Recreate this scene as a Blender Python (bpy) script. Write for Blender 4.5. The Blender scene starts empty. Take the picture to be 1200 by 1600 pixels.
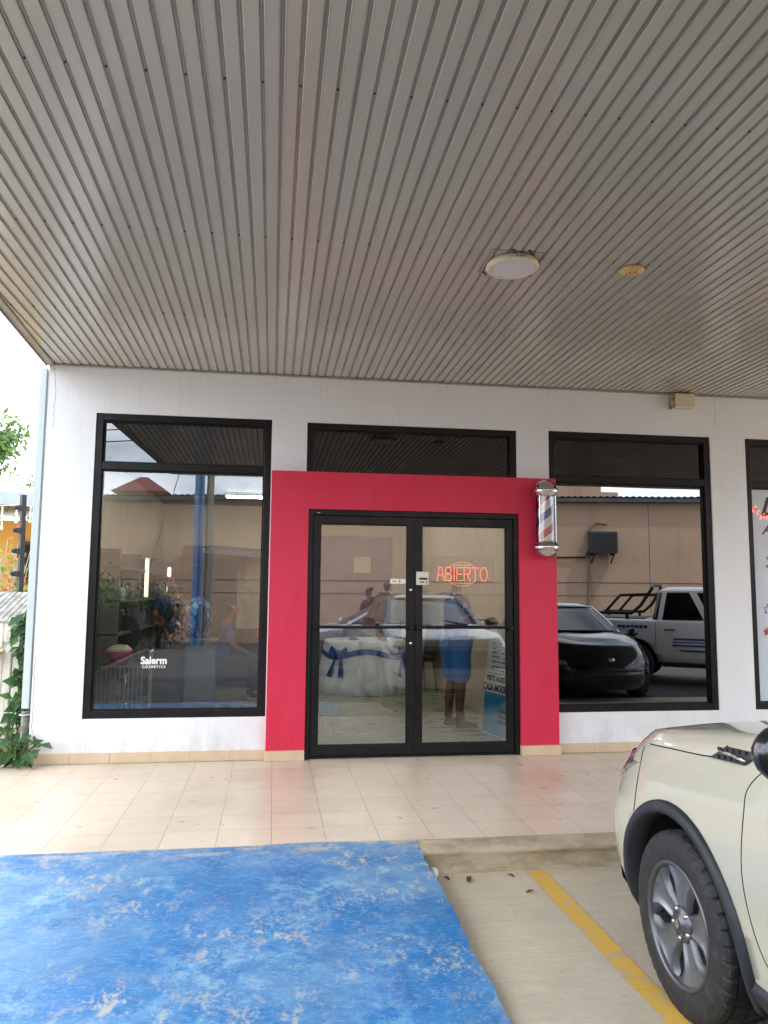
import bpy, bmesh, math, random
import numpy as np
from mathutils import Vector, Matrix, Euler
random.seed(7)
SC = bpy.context.scene
COL = SC.collection
PI = math.pi

# ------------------------------------------------------------------ camera
F_PX, PITCH, YAW, ROLL, ZC = 1196.94, 0.10520, 0.14343, 0.00830, 1.45
fw = Vector((math.sin(YAW)*math.cos(PITCH), math.cos(YAW)*math.cos(PITCH), math.sin(PITCH)))
rt = Vector((math.cos(YAW), -math.sin(YAW), 0))
up = rt.cross(fw)
r2 = rt*math.cos(ROLL) + up*math.sin(ROLL)
u2 = -rt*math.sin(ROLL) + up*math.cos(ROLL)
cd = bpy.data.cameras.new('camera')
cam = bpy.data.objects.new('camera', cd); COL.objects.link(cam)
cam.matrix_world = Matrix(((r2.x, u2.x, -fw.x, 0), (r2.y, u2.y, -fw.y, 0), (r2.z, u2.z, -fw.z, ZC), (0, 0, 0, 1)))
cd.sensor_fit = 'HORIZONTAL'; cd.sensor_width = 36; cd.lens = 36*F_PX/1200
cd.clip_start = 0.05; cd.clip_end = 2000
SC.camera = cam

# ------------------------------------------------------------------ light
SUN_EL, SUN_AZ = math.radians(60), math.radians(42)      # azimuth from +y, towards +x
w = bpy.data.worlds.new('World'); SC.world = w; w.use_nodes = True
nt = w.node_tree; nt.nodes.clear()
def N(t, **k):
    n = nt.nodes.new(t)
    for a, b in k.items(): setattr(n, a, b)
    return n
sky = N('ShaderNodeTexSky', sky_type='NISHITA', sun_disc=False, sun_elevation=SUN_EL, sun_rotation=SUN_AZ)
sky.air_density = 1.2; sky.dust_density = 2.5; sky.ozone_density = 1.0
geo = N('ShaderNodeTexCoord')
mp = N('ShaderNodeMapping'); mp.inputs['Scale'].default_value = (1, 1, 2.4)
nz = N('ShaderNodeTexNoise'); nz.inputs['Scale'].default_value = 2.6; nz.inputs['Detail'].default_value = 7; nz.inputs['Roughness'].default_value = .58
cr = N('ShaderNodeValToRGB'); cr.color_ramp.elements[0].position = .34; cr.color_ramp.elements[1].position = .50
nz2 = N('ShaderNodeTexNoise'); nz2.inputs['Scale'].default_value = 5.5; nz2.inputs['Detail'].default_value = 6
cr2 = N('ShaderNodeValToRGB')
cr2.color_ramp.elements[0].position = .3; cr2.color_ramp.elements[0].color = (15, 16.8, 19.2, 1)
cr2.color_ramp.elements[1].position = .7; cr2.color_ramp.elements[1].color = (33, 34, 35.5, 1)
mx = N('ShaderNodeMix', data_type='RGBA')
bg = N('ShaderNodeBackground'); bg.inputs['Strength'].default_value = .10
wo = N('ShaderNodeOutputWorld')
L = nt.links.new
L(geo.outputs['Generated'], mp.inputs[0]); L(mp.outputs[0], nz.inputs[0]); L(mp.outputs[0], nz2.inputs[0])
L(nz.outputs[0], cr.inputs[0]); L(nz2.outputs[0], cr2.inputs[0])
L(cr.outputs[0], mx.inputs[0]); L(sky.outputs[0], mx.inputs[6]); L(cr2.outputs[0], mx.inputs[7])
L(mx.outputs[2], bg.inputs[0]); L(bg.outputs[0], wo.inputs[0])
sl = bpy.data.lights.new('sun', 'SUN'); sl.energy = 3.0; sl.angle = math.radians(3); sl.color = (1, .96, .91)
so = bpy.data.objects.new('sun', sl); COL.objects.link(so)
sd = Vector((math.sin(SUN_AZ)*math.cos(SUN_EL), math.cos(SUN_AZ)*math.cos(SUN_EL), math.sin(SUN_EL)))
so.rotation_euler = sd.to_track_quat('Z', 'Y').to_euler(); so.location = (0, 0, 30)
SC.view_settings.view_transform = 'Standard'; SC.view_settings.look = 'None'
SC.view_settings.exposure = 1.06; SC.view_settings.gamma = 1; SC.view_settings.use_curve_mapping = False
SC.cycles.use_denoising = True
SC.cycles.max_bounces = 10; SC.cycles.transparent_max_bounces = 12; SC.cycles.diffuse_bounces = 5; SC.cycles.glossy_bounces = 5
SC.cycles.caustics_reflective = False; SC.cycles.caustics_refractive = False
SC.cycles.sample_clamp_indirect = 8

# ------------------------------------------------------------------ materials
def lin(c):
    if isinstance(c, str):
        c = [int(c[i:i+2], 16)/255 for i in (1, 3, 5)]
        c = [x/12.92 if x <= .04045 else ((x+.055)/1.055)**2.4 for x in c]
    return (c[0], c[1], c[2], 1)
class MT:
    """small node-material builder"""
    def __init__(s, name, col=(.5, .5, .5), rough=.5, metal=0., spec=.5, coat=0.):
        s.m = bpy.data.materials.new(name); s.m.use_nodes = True
        s.t = s.m.node_tree; s.b = s.t.nodes['Principled BSDF']
        s.b.inputs['Base Color'].default_value = lin(col); s.b.inputs['Roughness'].default_value = rough
        s.b.inputs['Metallic'].default_value = metal; s.b.inputs['Specular IOR Level'].default_value = spec
        if coat: s.b.inputs['Coat Weight'].default_value = coat; s.b.inputs['Coat Roughness'].default_value = .04
        s.col = None; s.base = lin(col); s.hgt = None; s.tc = None
    def n(s, t, **k):
        n = s.t.nodes.new(t)
        for a, b in k.items(): setattr(n, a, b)
        return n
    def l(s, a, b): s.t.links.new(a, b)
    def coord(s, scale=(1, 1, 1), kind='Object'):
        if s.tc is None: s.tc = s.n('ShaderNodeTexCoord')
        mp = s.n('ShaderNodeMapping'); mp.inputs['Scale'].default_value = scale
        s.l(s.tc.outputs[kind], mp.inputs[0]); return mp.outputs[0]
    def noise(s, scale=5, detail=4, rough=.55, stretch=(1, 1, 1), dist=0.):
        n = s.n('ShaderNodeTexNoise'); n.inputs['Scale'].default_value = scale; n.inputs['Detail'].default_value = detail
        n.inputs['Roughness'].default_value = rough; n.inputs['Distortion'].default_value = dist
        s.l(s.coord(stretch), n.inputs[0]); return n.outputs[0]
    def ramp(s, x, lo, hi, a=0., b=1.):
        n = s.n('ShaderNodeMapRange'); n.inputs[1].default_value = lo; n.inputs[2].default_value = hi
        n.inputs[3].default_value = a; n.inputs[4].default_value = b; s.l(x, n.inputs[0]); return n.outputs[0]
    def math(s, op, a, b=None):
        n = s.n('ShaderNodeMath', operation=op)
        for i, v in enumerate((a, b)):
            if v is None: continue
            if isinstance(v, (int, float)): n.inputs[i].default_value = v
            else: s.l(v, n.inputs[i])
        return n.outputs[0]
    def mix(s, fac, colour):
        n = s.n('ShaderNodeMix', data_type='RGBA')
        if isinstance(fac, (int, float)): n.inputs[0].default_value = fac
        else: s.l(fac, n.inputs[0])
        if s.col is None: n.inputs[6].default_value = s.base
        else: s.l(s.col, n.inputs[6])
        if isinstance(colour, (tuple, list, str)): n.inputs[7].default_value = lin(colour)
        else: s.l(colour, n.inputs[7])
        s.col = n.outputs[2]; s.l(s.col, s.b.inputs['Base Color']); return s
    def bump(s, h, strength=.3, dist=.01):
        n = s.n('ShaderNodeBump'); n.inputs['Strength'].default_value = strength; n.inputs['Distance'].default_value = dist
        s.l(h, n.inputs['Height'])
        if s.hgt is not None: s.l(s.hgt, n.inputs['Normal'])
        s.hgt = n.outputs[0]; s.l(s.hgt, s.b.inputs['Normal']); return s
    def rough(s, x, lo, hi):
        s.l(s.ramp(x, .3, .7, lo, hi), s.b.inputs['Roughness']); return s
def simple(name, col, rough=.5, metal=0., var=.12, scale=6, spec=.5, coat=0., bump=0.):
    m = MT(name, col, rough, metal, spec, coat)
    if var:
        nz = m.noise(scale, 5)
        c = m.base
        m.mix(m.ramp(nz, .35, .65, 0, 1), tuple(x*(1-var) for x in c[:3]))
        m.rough(nz, max(.02, rough-.06), min(1, rough+.08))
        if bump: m.bump(m.noise(scale*12, 3), bump, .004)
    return m.m
def emit(name, col, st):
    m = MT(name, col); m.b.inputs['Emission Color'].default_value = lin(col); m.b.inputs['Emission Strength'].default_value = st
    return m.m
def glass(name, refl, tint, alpha=1.0, wavy=.0):
    """window glass with reflective film: mirror part + see-through part"""
    m = MT(name); t = m.t
    t.nodes.remove(m.b)
    out = [n for n in t.nodes if n.type == 'OUTPUT_MATERIAL'][0]
    tr = m.n('ShaderNodeBsdfTransparent'); tr.inputs[0].default_value = (*tint, 1)
    gl = m.n('ShaderNodeBsdfGlossy'); gl.inputs['Roughness'].default_value = .0; gl.inputs[0].default_value = (.93, .96, 1, 1)
    fr = m.n('ShaderNodeFresnel'); fr.inputs[0].default_value = 1.5
    f = m.math('ADD', m.math('MULTIPLY', fr.outputs[0], 1-refl), refl)
    mx = m.n('ShaderNodeMixShader'); m.l(f, mx.inputs[0]); m.l(tr.outputs[0], mx.inputs[1]); m.l(gl.outputs[0], mx.inputs[2])
    if wavy:
        bp = m.n('ShaderNodeBump'); bp.inputs['Strength'].default_value = wavy; bp.inputs['Distance'].default_value = .02
        m.l(m.noise(1.3, 1), bp.inputs['Height']); m.l(bp.outputs[0], gl.inputs['Normal'])
    m.l(mx.outputs[0], out.inputs[0])
    return m.m

# ------------------------------------------------------------------ mesh helpers
class MB:
    def __init__(s): s.v = []; s.f = []; s.mi = []; s.sm = []
    def add(s, vs, fs, mi=0, sm=False):
        o = len(s.v); s.v += [tuple(v) for v in vs]
        for f in fs: s.f.append([i+o for i in f]); s.mi.append(mi); s.sm.append(sm)
        return s
    def box(s, x0, x1, y0, y1, z0, z1, mi=0, ch=0.):
        if ch:
            bm = bmesh.new(); bmesh.ops.create_cube(bm, size=1)
            for v in bm.verts: v.co = Vector((x0+(v.co.x+.5)*(x1-x0), y0+(v.co.y+.5)*(y1-y0), z0+(v.co.z+.5)*(z1-z0)))
            bmesh.ops.bevel(bm, geom=bm.edges[:], offset=ch, segments=2, affect='EDGES', profile=.5)
            bm.verts.index_update()
            s.add([v.co for v in bm.verts], [[v.index for v in f.verts] for f in bm.faces], mi); bm.free(); return s
        v = [(x, y, z) for z in (z0, z1) for y in (y0, y1) for x in (x0, x1)]
        return s.add(v, [(0, 2, 3, 1), (4, 5, 7, 6), (0, 1, 5, 4), (2, 6, 7, 3), (0, 4, 6, 2), (1, 3, 7, 5)], mi)
    def obox(s, M, sx, sy, sz, mi=0, ch=0.):
        t = MB().box(-sx/2, sx/2, -sy/2, sy/2, -sz/2, sz/2, mi, ch)
        return s.add([M @ Vector(v) for v in t.v], t.f, mi)
    def quad(s, a, b, c, d, mi=0): return s.add([a, b, c, d], [(0, 1, 2, 3)], mi)
    def tube(s, pts, r, n=8, mi=0, caps=True, sm=True):
        pts = [Vector(p) for p in pts]; rs = r if isinstance(r, (list, tuple)) else [r]*len(pts)
        vs = []; fs = []; ref = None
        for i, p in enumerate(pts):
            d = (pts[min(i+1, len(pts)-1)]-pts[max(i-1, 0)]).normalized()
            if ref is None: ref = Vector((0, 0, 1)) if abs(d.z) < .9 else Vector((1, 0, 0))
            a = d.cross(ref).normalized(); b = d.cross(a); ref = a.cross(d)
            for k in range(n):
                t = 2*PI*k/n; vs.append(p+(a*math.cos(t)+b*math.sin(t))*rs[i])
        for i in range(len(pts)-1):
            for k in range(n): fs.append((i*n+k, i*n+(k+1) % n, (i+1)*n+(k+1) % n, (i+1)*n+k))
        s.add(vs, fs, mi, sm)
        if caps: s.add(vs[:n], [list(range(n))[::-1]], mi); s.add(vs[-n:], [list(range(n))], mi)
        return s
    def lathe(s, prof, c=(0, 0, 0), ax='z', n=32, mi=0, sm=True, close=True):
        vs = []; fs = []; m = len(prof)
        for k in range(n):
            t = 2*PI*k/n; ca, sa = math.cos(t), math.sin(t)
            for r, h in prof:
                p = (r*ca, r*sa, h) if ax == 'z' else ((h, r*ca, r*sa) if ax == 'x' else (r*ca, h, r*sa))
                vs.append((p[0]+c[0], p[1]+c[1], p[2]+c[2]))
        for k in range(n):
            for i in range(m-1): fs.append((k*m+i, ((k+1) % n)*m+i, ((k+1) % n)*m+i+1, k*m+i+1))
        s.add(vs, fs, mi, sm)
        if close:
            for i in (0, m-1):
                if prof[i][0] > 1e-5: s.add([vs[k*m+i] for k in range(n)], [list(range(n))], mi)
        return s
    def sphere(s, c, r, n=12, mi=0, sq=(1, 1, 1)):
        vs = []; fs = []; m = n//2
        for i in range(m+1):
            a = PI*i/m
            for k in range(n):
                t = 2*PI*k/n; vs.append((c[0]+r*sq[0]*math.sin(a)*math.cos(t), c[1]+r*sq[1]*math.sin(a)*math.sin(t), c[2]+r*sq[2]*math.cos(a)))
        for i in range(m):
            for k in range(n): fs.append((i*n+k, i*n+(k+1) % n, (i+1)*n+(k+1) % n, (i+1)*n+k))
        return s.add(vs, fs, mi, True)
    def prism(s, poly, h, M=None, mi=0):
        """poly in xy, extruded 0..h in z, moved by M"""
        n = len(poly); vs = [Vector((p[0], p[1], z)) for z in (0, h) for p in poly]
        if M is not None: vs = [M @ v for v in vs]
        return s.add(vs, [list(range(n))[::-1], list(range(n, 2*n))]+[(i, (i+1) % n, n+(i+1) % n, n+i) for i in range(n)], mi)
    def rings(s, rs, mi=0, cap=True, sm=True):
        n = len(rs[0]); vs = [p for r in rs for p in r]; fs = []
        for i in range(len(rs)-1):
            for k in range(n): fs.append((i*n+k, i*n+(k+1) % n, (i+1)*n+(k+1) % n, (i+1)*n+k))
        if cap: fs += [list(range(n))[::-1], list(range((len(rs)-1)*n, len(rs)*n))]
        return s.add(vs, fs, mi, sm)
    def leaf(s, p, d, nrm, ln, wd, mi=0):
        d = d.normalized(); sd_ = d.cross(nrm).normalized(); nn = sd_.cross(d)
        a = p; b = p+d*ln*.45+sd_*wd*.5+nn*wd*.15; c = p+d*ln-nn*ln*.12; e = p+d*ln*.45-sd_*wd*.5+nn*wd*.15; m = p+d*ln*.5
        return s.add([a, b, c, e, m], [(0, 1, 4), (1, 2, 4), (0, 4, 3), (4, 2, 3)], mi)
    def build(s, name, mats, parent=None, world=True, smooth=None, split=False):
        if split:                                            # every loose piece becomes a part of its own
            par = list(range(len(s.v)))
            def fd(i):
                while par[i] != i: par[i] = par[par[i]]; i = par[i]
                return i
            key = {}
            for i, v in enumerate(s.v):
                k = (round(v[0], 5), round(v[1], 5), round(v[2], 5))
                if k in key: par[fd(i)] = fd(key[k])
                else: key[k] = i
            for f in s.f:
                for i in f[1:]: par[fd(i)] = fd(f[0])
            grp = {}
            for j, f in enumerate(s.f): grp.setdefault(fd(f[0]), []).append(j)
            o = None
            for js in grp.values():
                t = MB(); mp_ = {}
                for j in js:
                    ids = []
                    for i in s.f[j]:
                        if i not in mp_: mp_[i] = len(t.v); t.v.append(s.v[i])
                        ids.append(mp_[i])
                    t.f.append(ids); t.mi.append(s.mi[j]); t.sm.append(s.sm[j])
                o = t.build(name, mats, parent, world, smooth)
            return o
        me = bpy.data.meshes.new(name)
        off = Vector((0, 0, 0))
        if parent is not None and world:
            p = parent
            while p is not None: off += p.location; p = p.parent
        me.from_pydata([Vector(v)-off for v in s.v], [], s.f)
        for m in (mats if isinstance(mats, (list, tuple)) else [mats]): me.materials.append(m)
        me.polygons.foreach_set('material_index', s.mi)
        me.polygons.foreach_set('use_smooth', s.sm if smooth is None else [smooth]*len(s.f))
        me.update()
        o = bpy.data.objects.new(name, me); COL.objects.link(o)
        if parent is not None: o.parent = parent
        return o
def recalc(o):
    bm = bmesh.new(); bm.from_mesh(o.data); bmesh.ops.recalc_face_normals(bm, faces=bm.faces[:]); bm.to_mesh(o.data); bm.free(); return o
def tag(o, label=None, cat=None, group=None, kind=None):
    for k, v in (('label', label), ('category', cat), ('group', group), ('kind', kind)):
        if v: o[k] = v
    return o
def thing(name, loc, label, cat, group=None, rz=0):
    o = bpy.data.objects.new(name, None); COL.objects.link(o); o.location = loc; o.rotation_euler = (0, 0, rz)
    o.empty_display_size = .1
    return tag(o, label, cat, group)
def copy_tree(o, parent=None):
    c = o.copy(); COL.objects.link(c)
    if parent is not None: c.parent = parent
    for ch in list(o.children): copy_tree(ch, c)
    return c
def baked(o, name, mats, parent):
    dg = bpy.context.evaluated_depsgraph_get(); dg.update()
    me = bpy.data.meshes.new_from_object(o.evaluated_get(dg))
    old = o.data; bpy.data.objects.remove(o); 
    try: bpy.data.curves.remove(old) if isinstance(old, bpy.types.Curve) else bpy.data.meshes.remove(old)
    except Exception: pass
    me.name = name; me.materials.clear()
    for m in (mats if isinstance(mats, (list, tuple)) else [mats]): me.materials.append(m)
    n = bpy.data.objects.new(name, me); COL.objects.link(n)
    if parent is not None: n.parent = parent
    return n
def text(name, string, size, M, mat, parent, ext=.0015, shear=0., align='CENTER', sx=1., bold=0., spacing=1.):
    """M places the text (its x along the line, its y up) in the parent's space"""
    cu = bpy.data.curves.new(name, 'FONT'); cu.body = string; cu.size = size; cu.extrude = ext; cu.shear = shear
    cu.align_x = align; cu.align_y = 'CENTER'; cu.offset = bold; cu.space_character = spacing; cu.resolution_u = 3
    o = bpy.data.objects.new(name, cu); COL.objects.link(o)
    n = baked(o, name, mat, parent)
    n.data.transform(M @ Matrix.Diagonal((sx, 1, 1, 1))); return n
def place(x, y, z, rx=0, ry=0, rz=0):
    return Matrix.Translation((x, y, z)) @ Euler((rx, ry, rz)).to_matrix().to_4x4()
FRONT = lambda x, y, z: place(x, y, z, PI/2)         # writing that faces -y

# ------------------------------------------------------------------ shared materials
m_white = MT('painted_wall', '#dde0e4', .55)
m_white.mix(m_white.ramp(m_white.noise(.8, 5), .45, .75, 0, .35), '#cfcdc8')
m_white.mix(m_white.ramp(m_white.noise(9, 6, .7), .62, .75, 0, .22), '#b9b4aa')
_c = m_white.coord(kind='Object'); _s = m_white.n('ShaderNodeSeparateXYZ'); m_white.l(_c, _s.inputs[0])
_low = m_white.math('MULTIPLY', m_white.ramp(_s.outputs[2], .05, .38, 1, 0), m_white.ramp(m_white.noise(6, 6, .7, (1, 1, .6)), .42, .62, 0, 1))
m_white.mix(m_white.math('MULTIPLY', _low, .42), '#a59a88')
m_white.mix(m_white.math('MULTIPLY', m_white.ramp(m_white.noise(9, 5, .7, (1.6, 1, .12)), .56, .74, 0, 1), .16), '#9c9488')
m_white.bump(m_white.noise(40, 3), .18, .004).bump(m_white.noise(2.2, 3), .2, .012)
M_WALL = m_white.m
m = MT('red_paint', '#c81d41', .48)
m.mix(m.ramp(m.noise(1.5, 5), .4, .7, 0, .4), '#d23254')
m.mix(m.ramp(m.noise(28, 4, .7, (1, 1, .5)), .66, .76, 0, .35), '#dc8a92')
m.mix(m.ramp(m.noise(5, 4, .6, (3, 3, .5)), .5, .7, 0, .25), '#a81530')
m.bump(m.noise(35, 3), .2, .004).bump(m.noise(2.5, 3), .15, .01); M_RED = m.m
m = MT('black_aluminium', '#08080b', .36, 0, .3)
m.mix(m.ramp(m.noise(30, 5, .7), .6, .8, 0, .2), '#24221f'); m.rough(m.noise(8, 4), .3, .48); M_BLK = m.m
M_GLASS = glass('reflective_glass', .12, (.88, .92, .88), wavy=.02)
M_DGLASS = glass('door_glass', .13, (.88, .92, .88), wavy=.02)
M_FILM = glass('dark_film_glass', .17, (.002, .002, .0025), wavy=.015)
M_TRANS = glass('transom_glass', .02, (0, 0, 0), wavy=.01)
M_TRANSL = glass('transom_glass_mirror', .09, (0, 0, 0), wavy=.01)
M_CHROME = simple('chrome', (.72, .72, .72), .12, 1., .12, 30)
M_STEEL = simple('steel', (.45, .45, .46), .35, 1., .2, 20)
M_BLACKP = simple('black_plastic', '#17181a', .5, 0, .2, 20)
M_RUBBER = MT('tyre_rubber', '#1b1b1c', .72)
M_RUBBER.mix(M_RUBBER.ramp(M_RUBBER.noise(30, 5, .7), .5, .72, 0, .4), '#57524a'); M_RUBBER.bump(M_RUBBER.noise(60, 2), .1, .003); M_RUBBER = M_RUBBER.m
M_PAPER = simple('white_paper', '#e8e8e4', .6, 0, .06)
M_DARK = simple('dark_void', '#08080a', .9, 0, 0)
M_SKIN = simple('brown_skin', '#6b4230', .55, 0, .15, 12)
M_SKIN2 = simple('tan_skin', '#94664a', .55, 0, .12, 12)
M_HAIR = simple('black_hair', '#0c0a0a', .5, 0, .3, 60)
# ================================================================== SETTING
G = -.137                                                  # parking level; the tiled porch is z = 0
# ground: concrete parking, one sheet out to the horizon
m = MT('broomed_concrete', '#c4b7a1', .85)
br = m.noise(1, 3, .6, (1.4, 120, 1)); m.mix(m.ramp(br, .38, .62, 0, .32), '#9a9080')
m.mix(m.ramp(m.noise(1.1, 6, .65), .42, .68, 0, .6), '#a39a8b')
m.mix(m.ramp(m.noise(5, 6, .7, (1, 2.5, 1)), .55, .75, 0, .45), '#d3cabb')
m.mix(m.ramp(m.noise(22, 4, .7), .62, .74, 0, .6), '#7a7066')
m.mix(m.ramp(m.noise(130, 3, .6), .5, .7, 0, .35), '#8f867a')
m.mix(m.ramp(m.noise(60, 2, .5), .73, .78, 0, .7), '#d5cfc2')
m.bump(br, .4, .004).bump(m.noise(70, 3), .25, .003)
b = MB(); nx = 40
b.quad((-900, -900, G), (900, -900, G), (900, 900, G), (-900, 900, G))
tag(b.build('ground', m.m), kind='structure')
# street asphalt beyond the parking bays
m = MT('asphalt', (.06, .059, .058), .85); m.mix(m.ramp(m.noise(2, 5), .4, .7, 0, .5), (.085, .082, .078)); m.bump(m.noise(90, 2), .3, .004)
tag(MB().quad((-60, -14, G+.004), (60, -14, G+.004), (60, 2.55, G+.004), (-60, 2.55, G+.004)).build('road', m.m), kind='structure')
# porch floor: ceramic tiles on a slab
T = .3185
def tile_mat(name, ox, oy, c1, c2, grout, rough):
    m = MT(name, c1, rough)
    mp_ = m.n('ShaderNodeMapping'); tc = m.n('ShaderNodeTexCoord'); m.l(tc.outputs['Object'], mp_.inputs[0])
    mp_.inputs['Location'].default_value = (-ox/T, -oy/T, 0); mp_.inputs['Scale'].default_value = (1/T, 1/T, 1/T)
    bt = m.n('ShaderNodeTexBrick'); bt.offset = 0; bt.squash = 1
    bt.inputs['Color1'].default_value = lin(c1); bt.inputs['Color2'].default_value = lin(c2); bt.inputs['Mortar'].default_value = lin(grout)
    bt.inputs['Scale'].default_value = 1; bt.inputs['Mortar Size'].default_value = .0095; bt.inputs['Mortar Smooth'].default_value = .15
    bt.inputs['Brick Width'].default_value = 1; bt.inputs['Row Height'].default_value = 1
    m.l(mp_.outputs[0], bt.inputs[0]); m.col = bt.outputs[0]; m.l(bt.outputs[0], m.b.inputs['Base Color'])
    m.mix(m.ramp(m.noise(9, 6, .6), .4, .7, 0, .35), tuple(x*.86 for x in lin(c1)[:3]))
    m.mix(m.ramp(m.noise(1.2, 6, .65), .5, .72, 0, .4), '#a8927c')
    m.mix(m.ramp(m.noise(30, 5, .7), .66, .76, 0, .14), '#8d7a66')
    m.rough(m.noise(5, 4), rough-.08, rough+.1)
    inv = m.math('SUBTRACT', 1, bt.outputs['Fac']); m.bump(inv, .5, .004).bump(m.noise(26, 3), .05, .003)
    return m.m
M_TILE = tile_mat('porch_tile', .03, 4.63, '#d7c6b2', '#d1bfa9', '#a99884', .34)
m = MT('kerb_concrete', '#b3a48b', .85); m.mix(m.ramp(m.noise(4, 6, .7, (1, 1, 3)), .42, .66, 0, .75), '#83775f')
m.mix(m.ramp(m.noise(14, 5, .7), .6, .72, 0, .55), '#cdc2ad')
m.mix(m.ramp(m.noise(2.2, 5, .6, (1, 1, 5)), .55, .65, 0, .5), '#6d6552'); m.bump(m.noise(50, 4), .35, .004); M_KERB = m.m
b = MB().box(-3.6, 16, 4.63, 6.93, G-.3, 0)
b.box(-3.6, -1.995, 6.93, 7.6, G-.3, 0)
tag(b.build('porch_floor', M_TILE), kind='structure')
b = MB()                                                   # cast coping with a chipped, slightly wavy front
pts = []
xs = [-3.6+.08*i for i in range(246)]
def kerb_row(fy, z): return [(x, fy(x), z) for x in xs]
wv = lambda x, k: .006*math.sin(x*3.1+k)+.004*math.sin(x*11.3+2*k)+.003*math.sin(x*29+k)
rows = [kerb_row(lambda x: 4.63, -.004), kerb_row(lambda x: 4.50, -.005), kerb_row(lambda x: 4.462+wv(x, 0), -.012),
        kerb_row(lambda x: 4.452+wv(x, 0), -.030), kerb_row(lambda x: 4.463+wv(x, 1), -.042), kerb_row(lambda x: 4.455+wv(x, 2), -.1), kerb_row(lambda x: 4.44+wv(x, 3), G-.02)]
n = len(xs)
b.add([p for r in rows for p in r], [(i*n+k, i*n+k+1, (i+1)*n+k+1, (i+1)*n+k) for i in range(len(rows)-1) for k in range(n-1)], 0, True)
o = recalc(b.build('kerb', M_KERB)); tag(o, kind='structure')
# painted bay line
def paint(name, base, worn, amt=.5, sc=7):
    m = MT(name, base, .6)
    m.mix(m.ramp(m.noise(2, 5), .4, .7, 0, .5), tuple(x*.78 for x in lin(base)[:3]))
    m.mix(m.math('MULTIPLY', m.ramp(m.noise(sc, 8, .72), .52, .62, 0, 1), amt), worn); m.bump(m.noise(50, 3), .2, .003); return m
m = paint('yellow_paint', '#d6ab4c', '#b3a68c', .9, 9)
m.mix(m.ramp(m.noise(1, 3, .6, (2, 120, 1)), .5, .66, 0, .4), '#a08a58')
for x0, x1 in ((1.487, 1.592), (3.66, 3.765), (5.83, 5.935)):
    b = MB(); yy = [4.43-.1*i for i in range(48)]; rr = random.Random(int(x0*10))
    vs = [(x+rr.uniform(-.004, .004), y, G+.004) for y in yy for x in (x0, x1)]
    b.add(vs, [(2*i, 2*i+2, 2*i+3, 2*i+1) for i in range(len(yy)-1)])
    tag(b.build('road_marking', m.m), kind='structure')
# blue access ramp: a wedge poured against the kerb
m = MT('blue_ramp_paint', '#1d6ba6', .5)
m.mix(m.ramp(m.noise(1.8, 9, .68), .44, .62, 0, .6), '#3577b3')
m.mix(m.ramp(m.noise(4.2, 9, .72, (1, .8, 1)), .50, .64, 0, .55), '#1f5692')
cl = m.ramp(m.noise(1.3, 5, .6), .42, .6, 0, 1); cl2 = m.ramp(m.noise(1.7, 5, .6, (1, 1.2, 1), .6), .44, .62, 0, 1)
m.mix(m.math('MULTIPLY', m.math('MULTIPLY', m.ramp(m.noise(11, 12, .80), .46, .58, 0, 1), cl2), .6), '#84b4cc')
m.mix(m.math('MULTIPLY', m.ramp(m.noise(26, 8, .75, (1, 2.4, 1)), .52, .63, 0, 1), .4), '#79b1dc')
w1 = m.ramp(m.noise(13, 12, .80, (1, .7, 1), .3), .525, .57, 0, 1)
m.mix(m.math('MULTIPLY', m.math('MULTIPLY', w1, cl), .75), '#b9b09d')
m.mix(m.math('MULTIPLY', m.math('MULTIPLY', m.ramp(m.noise(42, 8, .72), .55, .60, 0, 1), m.ramp(m.noise(2.1, 4), .45, .6, 0, 1)), .5), '#aaa497')
m.mix(m.ramp(m.noise(.9, 8, .7, (1, 1.6, 1), .5), .47, .62, 0, .38), '#86a6b8')
m.mix(m.ramp(m.noise(95, 3, .6), .735, .77, 0, .8), '#dcdad2')
m.mix(m.ramp(m.noise(21, 4, .6), .72, .75, 0, .7), '#34425c')
tc = m.n('ShaderNodeSeparateXYZ'); m.l(m.coord(), tc.inputs[0])
ed = m.math('MULTIPLY', m.ramp(tc.outputs[1], 4.42, 4.6, 0, 1), m.ramp(m.noise(3.2, 7, .7, (1, 3, 1)), .5, .58, 0, 1))
m.mix(m.math('MULTIPLY', ed, .75), '#c0ac90')
m.bump(m.noise(9, 5), .2, .008).bump(m.noise(55, 4), .3, .003); m.rough(m.noise(3, 4), .38, .6)
M_CONC = simple('rough_cement', '#8f8470', .9, 0, .4, 15, bump=.3)
rr = random.Random(3); b = MB(); ys = [4.625-.05*i for i in range(39)]
def rz_(y): return max(G+.006, .004-.0565*(4.61-y)) if y < 4.61 else .004
jit = 0; right = []
for i, y in enumerate(ys):
    jit = .75*jit+rr.uniform(-.011, .011); right.append(.880+.004*math.sin(y*2.3)+jit*.8+(.0 if y < 4.45 else -.0))
xsr = [-4.2+.25*i for i in range(20)]
nn = len(xsr)+1
for i, y in enumerate(ys):
    yw = y + 0
    for x in xsr: b.v.append((x, y+(.012*math.sin(x*2.1)+.008*math.sin(x*7) if i == 0 else 0), rz_(y)+.002*math.sin(x*5+y*7)))
    b.v.append((right[i], y, rz_(y)))
for i in range(len(ys)-1):
    for k in range(nn-1): b.f.append([i*nn+k, i*nn+k+1, (i+1)*nn+k+1, (i+1)*nn+k]); b.mi.append(0); b.sm.append(True)
for i in range(len(ys)-1):
    p, q = Vector(b.v[i*nn+nn-1]), Vector(b.v[(i+1)*nn+nn-1])
    b.quad(p, q, (q.x-.012, q.y, G-.01), (p.x-.012, p.y, G-.01), 1)
o = recalc(b.build('ramp', [m.m, M_CONC])); o.name = 'ramp_pavement'; tag(o, kind='structure')

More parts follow.
